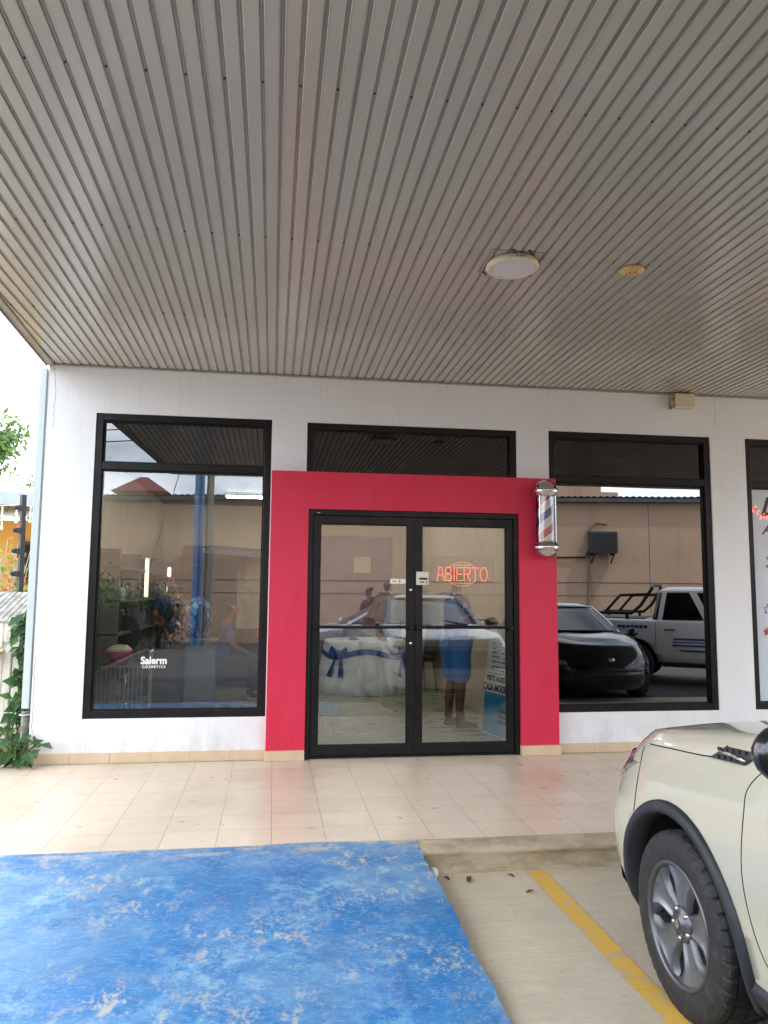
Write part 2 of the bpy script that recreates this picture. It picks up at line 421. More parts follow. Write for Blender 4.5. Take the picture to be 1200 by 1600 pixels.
# ================================================================== SHOP BUILDING
WY = 6.93; RY = 6.85; CZ = 3.432
shop = thing('shop_building', (0, WY, 0), 'single storey white shop with red door surround and corrugated grey canopy', 'building')
OPEN = [(-1.57, -.035, .365, 3.012), (.285, 2.27, 0, 3.0), (2.588, 4.255, .362, 3.012), (4.63, 6.3, .362, 3.012)]
X0, X1, Z1 = -1.985, 9.0, 3.9
b = MB()
cx = sorted({X0, X1, *[o_[0] for o_ in OPEN], *[o_[1] for o_ in OPEN]}); cz = sorted({0, Z1, *[o_[2] for o_ in OPEN], *[o_[3] for o_ in OPEN]})
for i in range(len(cx)-1):
    for k in range(len(cz)-1):
        mx_, mz_ = (cx[i]+cx[i+1])/2, (cz[k]+cz[k+1])/2
        if any(a < mx_ < c and d < mz_ < e for a, c, d, e in OPEN): continue
        for y in (WY, WY+.16): b.quad((cx[i], y, cz[k]), (cx[i+1], y, cz[k]), (cx[i+1], y, cz[k+1]), (cx[i], y, cz[k+1]))
for a, c, d, e in OPEN:
    y0, y1 = WY, WY+.16
    b.quad((a, y0, d), (a, y1, d), (a, y1, e), (a, y0, e)); b.quad((c, y0, d), (c, y1, d), (c, y1, e), (c, y0, e))
    b.quad((a, y0, e), (c, y0, e), (c, y1, e), (a, y1, e))
    if d > 0: b.quad((a, y0, d), (c, y0, d), (c, y1, d), (a, y1, d))
b.quad((X0, WY, 0), (X0, WY+9, 0), (X0, WY+9, Z1), (X0, WY, Z1))
b.quad((X0, WY, Z1), (X1, WY, Z1), (X1, WY+9, Z1), (X0, WY+9, Z1))
b.quad((X1, WY, 0), (X1, WY+9, 0), (X1, WY+9, Z1), (X1, WY, Z1)); b.quad((X0, WY+9, 0), (X1, WY+9, 0), (X1, WY+9, Z1), (X0, WY+9, Z1))
b.build('facade_wall', M_WALL, shop)
# hairline cracks of the plaster
b = MB(); M_CRACK = simple('crack_line', '#77736c', .9, 0, 0)
def crack(x, z, x2, z2, r=.0013, k=14, seed=1):
    q = random.Random(seed); p = [(x+(x2-x)*i/k+q.uniform(-.008, .008), WY-.0005, z+(z2-z)*i/k) for i in range(k+1)]; b.tube(p, r, 4)
crack(-1.945, 3.40, -1.92, 3.2, seed=2); crack(-1.92, 3.2, -1.93, 2.85, seed=3); crack(4.33, 3.41, 4.31, 3.1, .001, seed=4)
crack(-1.97, .9, -1.965, .25, .0018, 18, 6)
for i, (x, z) in enumerate(((-.01, 3.40), (.72, 3.395), (1.6, 3.395), (-.62, 3.36), (.2, 3.30), (1.35, 3.385), (2.6, 3.38))): b.sphere((x, WY, z), .006, 6)
b.build('plaster_crack', M_CRACK, shop, split=True)
# skirting tiles
m = MT('skirting_tile', '#cdb59b', .4); m.mix(m.ramp(m.noise(6, 5), .4, .7, 0, .5), '#b59c82'); M_SK = m.m
b = MB(); x = X0
while x < -.03:
    b.box(x+.0015, min(x+.33, -.025)-.0015, WY-.012, WY, .001, .085); x += .33
b.build('skirting', M_SK, shop); b = MB()
x = 2.66
while x < 8.9:
    b.box(x+.0015, x+.33-.0015, WY-.012, WY, .001, .085); x += .33
b.build('skirting', M_SK, shop)
# red surround
RX0, RX1, OX0, OX1, RZ, OZ = -.026, 2.622, .308, 2.262, 2.533, 2.195
b = MB()
b.box(RX0, OX0, RY, WY-.001, .088, OZ); b.box(OX1, RX1, RY, WY-.001, .088, OZ); b.box(RX0, RX1, RY, WY-.001, OZ, RZ)
surround = b.build('door_surround', M_RED, shop)
b = MB().box(RX0-.012, OX0, RY-.014, WY-.001, .001, .088, ch=.003); b.box(OX1, RX1+.012, RY-.014, WY-.001, .001, .088, ch=.003)
b.build('plinth', M_SK, surround, split=True)
# windows
def window(x0, x1, z0, z1, tz, glass_lo, glass_hi, yf=WY+.012, bar=.062, dep=.075, top=True):
    b = MB(); c = .004
    b.box(x0, x0+bar, yf, yf+dep, z0, z1, ch=c); b.box(x1-bar, x1, yf, yf+dep, z0, z1, ch=c)
    b.box(x0+bar, x1-bar, yf+.002, yf+dep, z1-bar, z1, ch=c); b.box(x0+bar, x1-bar, yf+.002, yf+dep, z0, z0+bar, ch=c)
    b.box(x0+bar, x1-bar, yf+.002, yf+dep, tz-.033, tz+.033, ch=c)
    i = .012                                               # glazing beads
    for (a, d, e, g) in ((x0+bar, x1-bar, z0+bar, tz-.033), (x0+bar, x1-bar, tz+.033, z1-bar)):
        b.box(a, a+i, yf+.03, yf+.05, e, g); b.box(d-i, d, yf+.03, yf+.05, e, g); b.box(a+i, d-i, yf+.03, yf+.05, g-i, g); b.box(a+i, d-i, yf+.03, yf+.05, e, e+i)
    w_ = b.build('window', M_BLK, shop)
    gy = yf+.052
    MB().quad((x0+bar, gy, z0+bar), (x1-bar, gy, z0+bar), (x1-bar, gy, tz-.033), (x0+bar, gy, tz-.033)).build('pane', glass_lo, w_)
    MB().quad((x0+bar, gy, tz+.033), (x1-bar, gy, tz+.033), (x1-bar, gy, z1-bar), (x0+bar, gy, z1-bar)).build('pane', glass_hi, w_)
    return w_, gy
winL, gy = window(*OPEN[0], 2.545, M_GLASS, M_TRANSL)
winR, _ = window(*OPEN[2], 2.552, M_FILM, M_TRANS)
winF, _ = window(*OPEN[3], 2.552, M_GLASS, M_TRANS)
# fixed light over the door
b = MB(); x0, x1, z0, z1, yf = .285, 2.27, 2.2, 3.0, WY+.012
b.box(x0, x0+.06, yf, yf+.07, z0, z1, ch=.004); b.box(x1-.06, x1, yf, yf+.07, z0, z1, ch=.004); b.box(x0+.06, x1-.06, yf+.002, yf+.07, z1-.06, z1, ch=.004); b.box(x0+.06, x1-.06, yf+.002, yf+.07, z0, z0+.06, ch=.004)
wt = b.build('window', M_BLK, shop)
MB().quad((x0+.06, gy, z0+.06), (x1-.06, gy, z0+.06), (x1-.06, gy, z1-.06), (x0+.06, gy, z1-.06)).build('pane', M_TRANS, wt)
# double door
DY = RY+.03
b = MB(); b.box(OX0, OX0+.045, DY, DY+.1, .0, OZ, ch=.003); b.box(OX1-.045, OX1, DY, DY+.1, 0, OZ, ch=.003); b.box(OX0+.045, OX1-.045, DY+.001, DY+.1, OZ-.05, OZ, ch=.003)
b.box(OX0+.045, OX1-.045, DY+.02, DY+.1, .001, .018)
b.build('door_frame', M_BLK, shop)
mid = (OX0+OX1)/2
def door(x0, x1):
    y0, y1 = DY+.022, DY+.066; z0, z1 = .022, OZ-.054; s_ = .062
    b = MB(); b.box(x0, x0+s_, y0, y1, z0, z1, ch=.004); b.box(x1-s_, x1, y0, y1, z0, z1, ch=.004)
    b.box(x0+s_, x1-s_, y0+.001, y1, z1-.07, z1, ch=.004); b.box(x0+s_, x1-s_, y0+.001, y1, z0, z0+.085, ch=.004)
    g = .011
    b.box(x0+s_, x0+s_+g, y0+.012, y1-.01, z0+.085, z1-.07); b.box(x1-s_-g, x1-s_, y0+.012, y1-.01, z0+.085, z1-.07)
    b.box(x0+s_+g, x1-s_-g, y0+.012, y1-.01, z0+.085, z0+.085+g); b.box(x0+s_+g, x1-s_-g, y0+.012, y1-.01, z1-.07-g, z1-.07)
    d = b.build('glass_door', M_BLK, shop)
    gy_ = y0+.024
    MB().quad((x0+s_, gy_, z0+.085), (x1-s_, gy_, z0+.085), (x1-s_, gy_, z1-.07), (x0+s_, gy_, z1-.07)).build('pane', M_DGLASS, d)
    b = MB(); zb = 1.142
    b.tube([(x0+.02, y0-.035, zb), (x1-.02, y0-.035, zb)], .0125, 10)
    for xx in (x0+.03, x1-.03): b.box(xx-.02, xx+.02, y0-.046, y0+.001, zb-.022, zb+.022, ch=.006)
    b.build('push_bar', M_BLK, d)
    return d, gy_
dl, dgy = door(OX0+.047, mid-.0025)
dr, dgy = door(mid+.0025, OX1-.047)
b = MB()
for z in (1.48, 1.0): b.lathe([(.0, -.006), (.008, -.006), (.009, 0), (.012, .001)], (mid-.034, DY+.021, z), 'y', 12)
b.lathe([(0, -.004), (.005, -.004), (.006, .001)], (OX0+.1, DY, OZ-.03), 'y', 8); b.lathe([(0, -.004), (.005, -.004), (.006, .001)], (OX0+.085, DY, OZ-.032), 'y', 8)
b.build('lock', M_CHROME, dl, split=True)

# canopy: profiled metal soffit, screwed to hidden battens
m = MT('soffit_metal', '#b2aea6', .2, 0, .75)
pk = m.n('ShaderNodeSeparateXYZ'); m.l(m.coord(), pk.inputs[0])
m.mix(m.ramp(m.noise(1.3, 5, .6, (1.2, .6, 1)), .4, .68, 0, .3), '#a4a098')
m.mix(m.ramp(m.noise(16, 6, .7), .64, .76, 0, .2), '#94918b')
m.mix(m.ramp(m.noise(60, 4, .7), .70, .76, 0, .4), '#7d7972')
m.bump(m.noise(1.6, 2, .5, (5, .3, 1)), .03, .008); m.rough(m.noise(3, 4, .6, (4, .5, 1)), .17, .25); M_SOF = m.m
m = MT('soffit_grime', '#8d8982', .6); gn = m.noise(20, 5, .8, (6, 1.4, 1)); m.mix(m.ramp(gn, .40, .62, 0, 1), '#a09d97'); M_GRIME = m.m
m = MT('soffit_groove', '#a8a49c', .32); m.mix(m.ramp(m.noise(5, 5, .7, (8, .6, 1)), .42, .66, 0, .5), '#8e8a82'); M_GRO = m.m
P_ = .0738; EDGE = lambda y: -1.99+(6.93-y)*.046
YF = .9
b = MB(); k = 0
def y_lim(x):                                              # where the slanted left edge cuts this line
    return (YF, WY) if x >= EDGE(YF) else (YF, WY-(x+1.99)/.046)
x = -1.99; ri = 0; rq = random.Random(11)
screws = []
NY = 46
while x < 9.0:
    prof = [(0, .0), (.0530, .0), (.0550, .002), (.0555, .0085), (.0602, .0085), (.0610, .005), (.0652, .005), (.0660, .0085), (.0710, .0085), (.0715, .002), (P_, 0)]
    mi = [0, 0, 2, 2, 2, 2, 2, 2, 2, 0]
    for i in range(len(prof)-1):
        xa, xb = x+prof[i][0], x+prof[i+1][0]
        ya0, ya1 = (YF, WY); yb0, yb1 = (YF, WY)
        # region inside the edge: x >= EDGE(y)  ->  y >= 6.93-(x+1.99)/.046
        ya0 = max(YF, WY-(xa+1.99)/.046); yb0 = max(YF, WY-(xb+1.99)/.046)
        b.quad((xa, ya0, CZ+prof[i][1]), (xa, ya1, CZ+prof[i][1]), (xb, yb1, CZ+prof[i+1][1]), (xb, yb0, CZ+prof[i+1][1]), mi[i])
    # grime that has gathered along both lips of the groove: ragged narrow strips on the flat
    for sgn, xe in ((-1, x+.0530), (1, x+P_)):
        ys0 = max(YF, WY-(xe-.01+1.99)/.046)+.05
        if ys0 > WY-.3: continue
        st = rq.random()*rq.random()
        if st < .12: continue
        yy = ys0; prev = None
        while yy < WY-.1:
            wdt = (.001+.0035*st)+abs(rq.gauss(0, .0012))*(.4+st)*1.2
            wdt = min(wdt, .008)
            cur = (xe, yy, CZ-.0006), (xe+sgn*wdt, yy, CZ-.0006)
            if prev: b.quad(prev[0], prev[1], cur[1], cur[0], 1)
            prev = cur; yy += rq.uniform(.008, .022)*(1.5 if yy > 5 else 1)
    if ri % 2 == 1:
        for sy in (1.5, 2.85, 4.18, 5.5):
            if sy > max(YF, WY-(x+1.99)/.046)+.05: screws.append((x+.0631, sy))
    x += P_; ri += 1
for sx, sy in screws: b.lathe([(0, -.002), (.003, -.002), (.0045, 0), (.005, .006)], (sx, sy, CZ+.003), 'z', 8, 3)
soffit = b.build('canopy_soffit', [M_SOF, M_GRIME, M_GRO, simple('screw_hole', '#15130f', .7, 0, 0)], shop)
# canopy roof slab above and its edge trims
M_TRIM = simple('canopy_trim', '#9c978c', .42, 0, .2, 5)
b = MB(); z0, z1 = CZ+.02, CZ+.42
top = [(EDGE(YF), YF), (9, YF), (9, WY+.0), (-1.99, WY+.0)]
b.prism(top, z1-z0, Matrix.Translation((0, 0, z0))); b.build('canopy_roof', M_TRIM, shop)
b = MB()
e0, e1 = Vector((EDGE(YF), YF, 0)), Vector((-1.99, WY-.003, 0))
dv = (e1-e0).normalized(); pv = Vector((dv.y, -dv.x, 0))
for (o0, o1, za, zb_) in ((-.012, .045, CZ-.014, CZ-.002), (-.018, -.012, CZ-.03, CZ+.44), (.045, .049, CZ-.006, CZ-.001)):
    q = [e0+pv*o0, e0+pv*o1, e1+pv*o1, e1+pv*o0]
    b.prism([(v.x, v.y) for v in q], zb_-za, Matrix.Translation((0, 0, za)))
b.box(EDGE(YF)-.02, 9, YF-.05, YF, CZ-.03, CZ+.44)
b.box(-1.985, 9, WY-.03, WY-.001, CZ-.016, CZ-.004)
b.build('canopy_trim', M_TRIM, shop)
# interior shell
M_IN = simple('interior_wall_paint', '#c2b8a6', .7, 0, .1, 2); M_INF = tile_mat('interior_tile', .1, 7, '#9a9a86', '#92937f', '#74746a', .3)
IY0, IY1, IX0, IX1, IZ = WY+.161, 13.6, X0+.1, 2.55, 2.95
tag(MB().quad((IX0, IY0-.2, .002), (9, IY0-.2, .002), (9, IY1, .002), (IX0, IY1, .002)).build('interior_floor', M_INF), kind='structure')
b = MB()
b.quad((IX0, IY0, 0), (IX0, IY1, 0), (IX0, IY1, IZ+.1), (IX0, IY0, IZ+.1)); b.quad((IX0, IY1, 0), (IX1, IY1, 0), (IX1, IY1, IZ+.1), (IX0, IY1, IZ+.1)); b.box(IX1, IX1+.1, IY0, IY1, 0, IZ+.1)
b.build('interior_wall', M_IN, shop)
b = MB().quad((IX0, IY0, IZ), (9, IY0, IZ), (9, IY1, IZ), (IX0, IY1, IZ)); b.build('interior_ceiling', simple('interior_ceiling_paint', '#8f8a80', .7, 0, .1, 2), shop)
b = MB().box(.62, 2.1, IY1-.05, IY1-.002, .05, 2.45); b.build('accent_wall', simple('mauve_paint', '#8c7686', .7, 0, .1, 3), shop)
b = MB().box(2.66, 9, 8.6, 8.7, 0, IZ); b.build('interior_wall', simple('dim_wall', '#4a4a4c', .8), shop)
# relief panel wall: folded triangles
b = MB(); q = random.Random(5); nx_, nz_ = 13, 11; gx = [-1.25+.155*i for i in range(nx_)]; gz = [.12+.2*i for i in range(nz_)]
P = [[Vector((x+q.uniform(-.03, .03), IY1-.03-q.uniform(0, .07), z+q.uniform(-.035, .035))) for x in gx] for z in gz]
b.v = [tuple(p) for r in P for p in r]
for i in range(nz_-1):
    for j in range(nx_-1):
        a = i*nx_+j; tri = [(a, a+1, a+nx_+1), (a, a+nx_+1, a+nx_)] if q.random() < .5 else [(a, a+1, a+nx_), (a+1, a+nx_+1, a+nx_)]
        for t_ in tri: b.f.append(list(t_)); b.mi.append(0); b.sm.append(False)
b.build('relief_panel', simple('white_relief', '#d8d2c4', .5, 0, .05), shop)
# ================================================================== FIXTURES ON THE FACADE
M_CREAM = simple('aged_cream_plastic', '#d5cdb4', .42, 0, .12, 12)
M_DIFF = simple('opal_diffuser', '#cfcdd4', .35, 0, .03)
t = thing('ceiling_light', (1.385, 4.275, CZ), 'round white surface lamp under the corrugated canopy', 'ceiling light')
MB().lathe([(.0, -.0), (.135, -.0), (.152, -.006), (.158, -.03), (.150, -.040), (.128, -.043), (.124, -.038)], (1.385, 4.275, CZ), 'z', 64, close=False).build('housing', M_CREAM, t)
MB().lathe([(.126, -.038), (.09, -.041), (0, -.042)], (1.385, 4.275, CZ), 'z', 48, close=False).build('diffuser', M_DIFF, t)
b = MB()
for i, a in enumerate((-.02, -.012, 0, .012, .02)): b.box(1.385+a*1.2-.002, 1.385+a*1.2+.002, 4.275-.1588, 4.275-.1572, CZ-.028, CZ-.018)
b.build('marking', M_BLACKP, t)
b = MB(); h = .165; X, Y = 1.375, 4.27                      # old square cover plate that shows round the lamp
for a in range(4):
    M = place(X, Y, CZ-.0015, rz=a*PI/2)
    b.obox(M @ place(0, h-.007, 0), 2*h, .006, .002)
b.build('cover_plate', simple('cover_plate_metal', '#8a8375', .5, 0, .4, 20), t)
b = MB()
for x, y in ((X-.13, Y+.16), (X+.15, Y+.13), (X-.05, Y-.18), (X+.05, Y-.18)): b.tube([(x, y, CZ-.004), (x+.02, y+.012, CZ-.004), (x+.03, y+.045, CZ-.002)], .005, 6)
b.build('wire_end', M_BLACKP, t, split=True)
t = thing('smoke_detector', (2.13, 4.24, CZ), 'small yellowed round smoke detector beside the canopy lamp', 'smoke detector')
M_YEL = simple('yellowed_plastic', '#cfae77', .5, 0, .25, 25)
MB().lathe([(0, 0), (.066, 0), (.076, -.008), (.074, -.018), (.052, -.024), (.046, -.034), (.03, -.040), (0, -.041)], (2.13, 4.24, CZ), 'z', 40, close=False).build('cover', M_YEL, t)
b = MB()
for k in range(8):
    a = k*PI/4; b.box(2.13+.036*math.cos(a)-.004, 2.13+.036*math.cos(a)+.004, 4.24+.036*math.sin(a)-.004, 4.24+.036*math.sin(a)+.004, CZ-.0395, CZ-.037)
b.build('vent_slot', M_BLACKP, t, split=True)
t = thing('junction_box', (3.94, WY, 3.345), 'dirty cream junction box with rusty edge high on the white wall', 'junction box')
m = MT('box_cream', '#c9c2aa', .5); m.mix(m.ramp(m.noise(18, 5, .7), .6, .7, 0, .5), '#9a8f77'); M_JB = m.m
m = MT('rust', '#7a4a2a', .85); m.mix(m.ramp(m.noise(40, 5), .4, .6, 0, 1), '#b3a78c'); M_RUST = m.m
MB().box(3.845, 4.045, WY-.11, WY-.012, 3.275, 3.41, ch=.006).build('cover', M_JB, t)
MB().box(3.832, 3.852, WY-.1, WY-.001, 3.272, 3.405, ch=.003).build('side_flange', M_RUST, t)
MB().box(3.85, 4.03, WY-.02, WY-.001, 3.28, 3.4).build('back_plate', M_RUST, t)
# barber pole
bx, by, bz0, bz1 = 2.478, 6.735, 1.775, 2.50
t = thing('barber_pole', (bx, by, bz0), 'chrome barber pole with red white and blue spiral on the red surround', 'barber pole')
m = MT('barber_stripes', '#e9e6e0', .35)
sx = m.n('ShaderNodeSeparateXYZ'); m.l(m.coord(), sx.inputs[0])
ang = m.math('ARCTAN2', sx.outputs[1], sx.outputs[0])
ph = m.math('FRACT', m.math('ADD', m.math('DIVIDE', m.math('SUBTRACT', sx.outputs[2], m.math('MULTIPLY', ang, .052)), .327), 10.12))
def band(a, c): return m.math('MULTIPLY', m.math('GREATER_THAN', ph, a), m.math('LESS_THAN', ph, c))
m.mix(band(.02, .25), '#c2302c'); m.mix(band(.52, .75), '#2c2f8f')
MB().lathe([(.062, .16), (.062, .56)], (bx, by, bz0), 'z', 40).build('striped_cylinder', m.m, t)
MB().lathe([(.079, .145), (.079, .575)], (bx, by, bz0), 'z', 40, close=False).build('glass_tube', glass('clear_tube', .045, (.95, .95, .96)), t)
b = MB()
b.lathe([(0, 0), (.03, .004), (.062, .022), (.084, .055), (.091, .075), (.098, .08), (.106, .09), (.106, .115), (.098, .122), (.096, .13), (.088, .136), (.086, .148), (.08, .15), (.0, .15)], (bx, by, bz0), 'z', 48, close=False)
b.build('lower_cap', M_CHROME, t)
b = MB(); H = bz1-bz0
b.lathe([(0, H), (.03, H-.004), (.062, H-.022), (.084, H-.052), (.091, H-.078), (.098, H-.083), (.108, H-.092), (.108, H-.118), (.1, H-.125), (.096, H-.134), (.088, H-.14), (.086, H-.152), (.0, H-.152)], (bx, by, bz0), 'z', 48, close=False)
b.build('upper_cap', M_CHROME, t)
b = MB()
for a in (PI*1.2, PI*1.8, .5*PI): b.tube([(bx+.083*math.cos(a), by+.083*math.sin(a), bz0+.14), (bx+.083*math.cos(a), by+.083*math.sin(a), bz1-.14)], .004, 6)
for z in (bz0+.1, bz1-.105): b.box(bx-.03, bx+.03, by+.08, RY+.001, z-.02, z+.02, ch=.004)
b.build('bracket', M_CHROME, t, split=True); t.scale = (1.12, 1.12, 1)
# grey board that covers the left edge of the front
m = MT('pale_flashing', '#b9c6c8', .45); m.mix(m.ramp(m.noise(3, 5, .6, (1, 1, .3)), .45, .7, 0, .5), '#a8b6b8')
MB().box(-2.056, -1.998, WY-.015, WY+.06, .46, 3.395, ch=.004).build('flash', m.m)
o = bpy.data.objects['flash']; o.name = 'downpipe'; tag(o, 'pale grey flat metal downpipe along the left edge of the white wall', 'downpipe')
t = thing('downpipe_shoe', (-2.03, WY, 0), 'battered grey pipe stub below the flat downpipe', 'pipe stub')
MB().tube([(-2.035, WY+.03, .43), (-2.037, WY+.032, .25), (-2.03, WY+.03, .02)], .028, 10).build('pipe', simple('old_pvc', '#8f8b85', .6, 0, .5, 12), t)
MB().tube([(-2.075, WY+.02, .405), (-2.035, WY-.004, .40), (-1.99, WY+.015, .41)], .009, 8).build('strap', M_STEEL, t)

# ================================================================== CARS
def se(c, p): return math.copysign(abs(c)**p, c)
def ring(hw, yF, yR, cF, cR, z, n=3., nc=26, ns=30, cx=0.):
    """plan outline of a car body at one level; z is a number or a function of y"""
    pts = []
    for i in range(nc): a = PI*i/nc; pts.append((hw*se(math.cos(a), 2/n), yF-cF+cF*abs(math.sin(a))**(2/n)))
    for i in range(ns): u = i/ns; pts.append((-hw, (yF-cF)*(1-u)+(yR+cR)*u))
    for i in range(nc): a = PI*i/nc; pts.append((-hw*se(math.cos(a), 2/n), yR+cR-cR*abs(math.sin(a))**(2/n)))
    for i in range(ns): u = i/ns; pts.append((hw, (yR+cR)*(1-u)+(yF-cF)*u))
    return [(x, y, z(y) if callable(z) else z) for x, y in pts]
def lerp(a, b_, t): return a+(b_-a)*t
def interp(x, tab):
    if x <= tab[0][0]: return tab[0][1]
    for (a, p), (c, q) in zip(tab, tab[1:]):
        if x <= c: return p+(q-p)*(x-a)/(c-a)
    return tab[-1][1]
def smooth_tab(x, tab):
    """monotone-ish smooth table"""
    if x <= tab[0][0]: return tab[0][1]
    if x >= tab[-1][0]: return tab[-1][1]
    for i in range(len(tab)-1):
        (a, p), (c, q) = tab[i], tab[i+1]
        if x <= c:
            m0 = (q-tab[i-1][1])/(c-tab[i-1][0]) if i else (q-p)/(c-a)
            m1 = (tab[i+2][1]-p)/(tab[i+2][0]-a) if i+2 < len(tab) else (q-p)/(c-a)
            h = c-a; s = (x-a)/h
            return (2*s**3-3*s**2+1)*p+(s**3-2*s**2+s)*h*m0+(-2*s**3+3*s**2)*q+(s**3-s**2)*h*m1
class Body:
    """lower body of a car as stacked outlines: tables over height t, shoulder line over y"""
    def __init__(s, hw, yF, yR, cF, cR, z0, zs, nF=3.):
        s.hw, s.yF, s.yR, s.cF, s.cR, s.z0, s.zs, s.n = hw, yF, yR, cF, cR, z0, zs, nF
    def outline(s, t):
        g = lambda y: lerp(s.z0, smooth_tab(y, s.zs), t)
        return ring(smooth_tab(t, s.hw), smooth_tab(t, s.yF), smooth_tab(t, s.yR), s.cF, s.cR, g, s.n)
    def side_x(s, y, z):
        t = max(0, min(1, (z-s.z0)/(smooth_tab(y, s.zs)-s.z0)))
        hw, yF, yR = smooth_tab(t, s.hw), smooth_tab(t, s.yF), smooth_tab(t, s.yR)
        if y > yF-s.cF: q = min(1, (y-yF+s.cF)/s.cF); return hw*max(0, 1-q**s.n)**(1/s.n)
        if y < yR+s.cR: q = min(1, (yR+s.cR-y)/s.cR); return hw*max(0, 1-q**s.n)**(1/s.n)
        return hw
def make_body(name, B, top, mats, parent, hubs, R, well=.30):
    rs = [B.outline(i/22) for i in range(23)]
    base = rs[-1]
    hw, yF, yR = smooth_tab(1, B.hw), smooth_tab(1, B.yF), smooth_tab(1, B.yR)
    for inset, rise, fi in top:
        g = lambda y, r=rise: smooth_tab(y, B.zs)+(r(y) if callable(r) else r)
        rs.append(ring(max(.02, hw-inset), yF-fi, yR+fi, max(.01, B.cF*(hw-inset)/hw), max(.01, B.cR*(hw-inset)/hw), g, B.n))
    bd = recalc(MB().rings(rs, 0).build(name, mats, parent, world=False))
    for sy in (-1, 1):
        for hy, hz in hubs:
            W = smooth_tab(.4, B.hw)
            ct = recalc(MB().lathe([(R, -.45 if sy < 0 else -well+.0), (R, well if sy < 0 else .45)], (sy*(W-.0), hy, hz), 'x', 72).build('well_cutter', mats[1], parent, world=False))
            md = bd.modifiers.new('w', 'BOOLEAN'); md.object = ct; md.operation = 'DIFFERENCE'; md.solver = 'EXACT'
            dg = bpy.context.evaluated_depsgraph_get(); dg.update()
            me = bpy.data.meshes.new_from_object(bd.evaluated_get(dg)); old = bd.data
            bd.modifiers.clear(); bd.data = me; bpy.data.meshes.remove(old)
            oc = ct.data; bpy.data.objects.remove(ct); bpy.data.meshes.remove(oc)
    while len(bd.data.materials) < 2: bd.data.materials.append(mats[1])
    for p in bd.data.polygons:
        c = p.center; p.material_index = 0
        for hy, hz in hubs:
            if math.hypot(c.y-hy, c.z-hz) < R+.004 and abs(c.x) < B.side_x(c.y, max(c.z, B.z0+.01))-.004: p.material_index = 1; p.use_smooth = False
    bd.data.name = name; return bd
M_RIM = simple('alloy_grey', '#626367', .34, .7, .1, 20); M_RIM2 = simple('alloy_sunlit', '#7f8083', .32, .7, .12, 20); M_WELL = simple('wheel_well_black', '#0b0b0c', .9, 0, .3)  # the second alloy tone paints sunlight into the hollow spoke faces
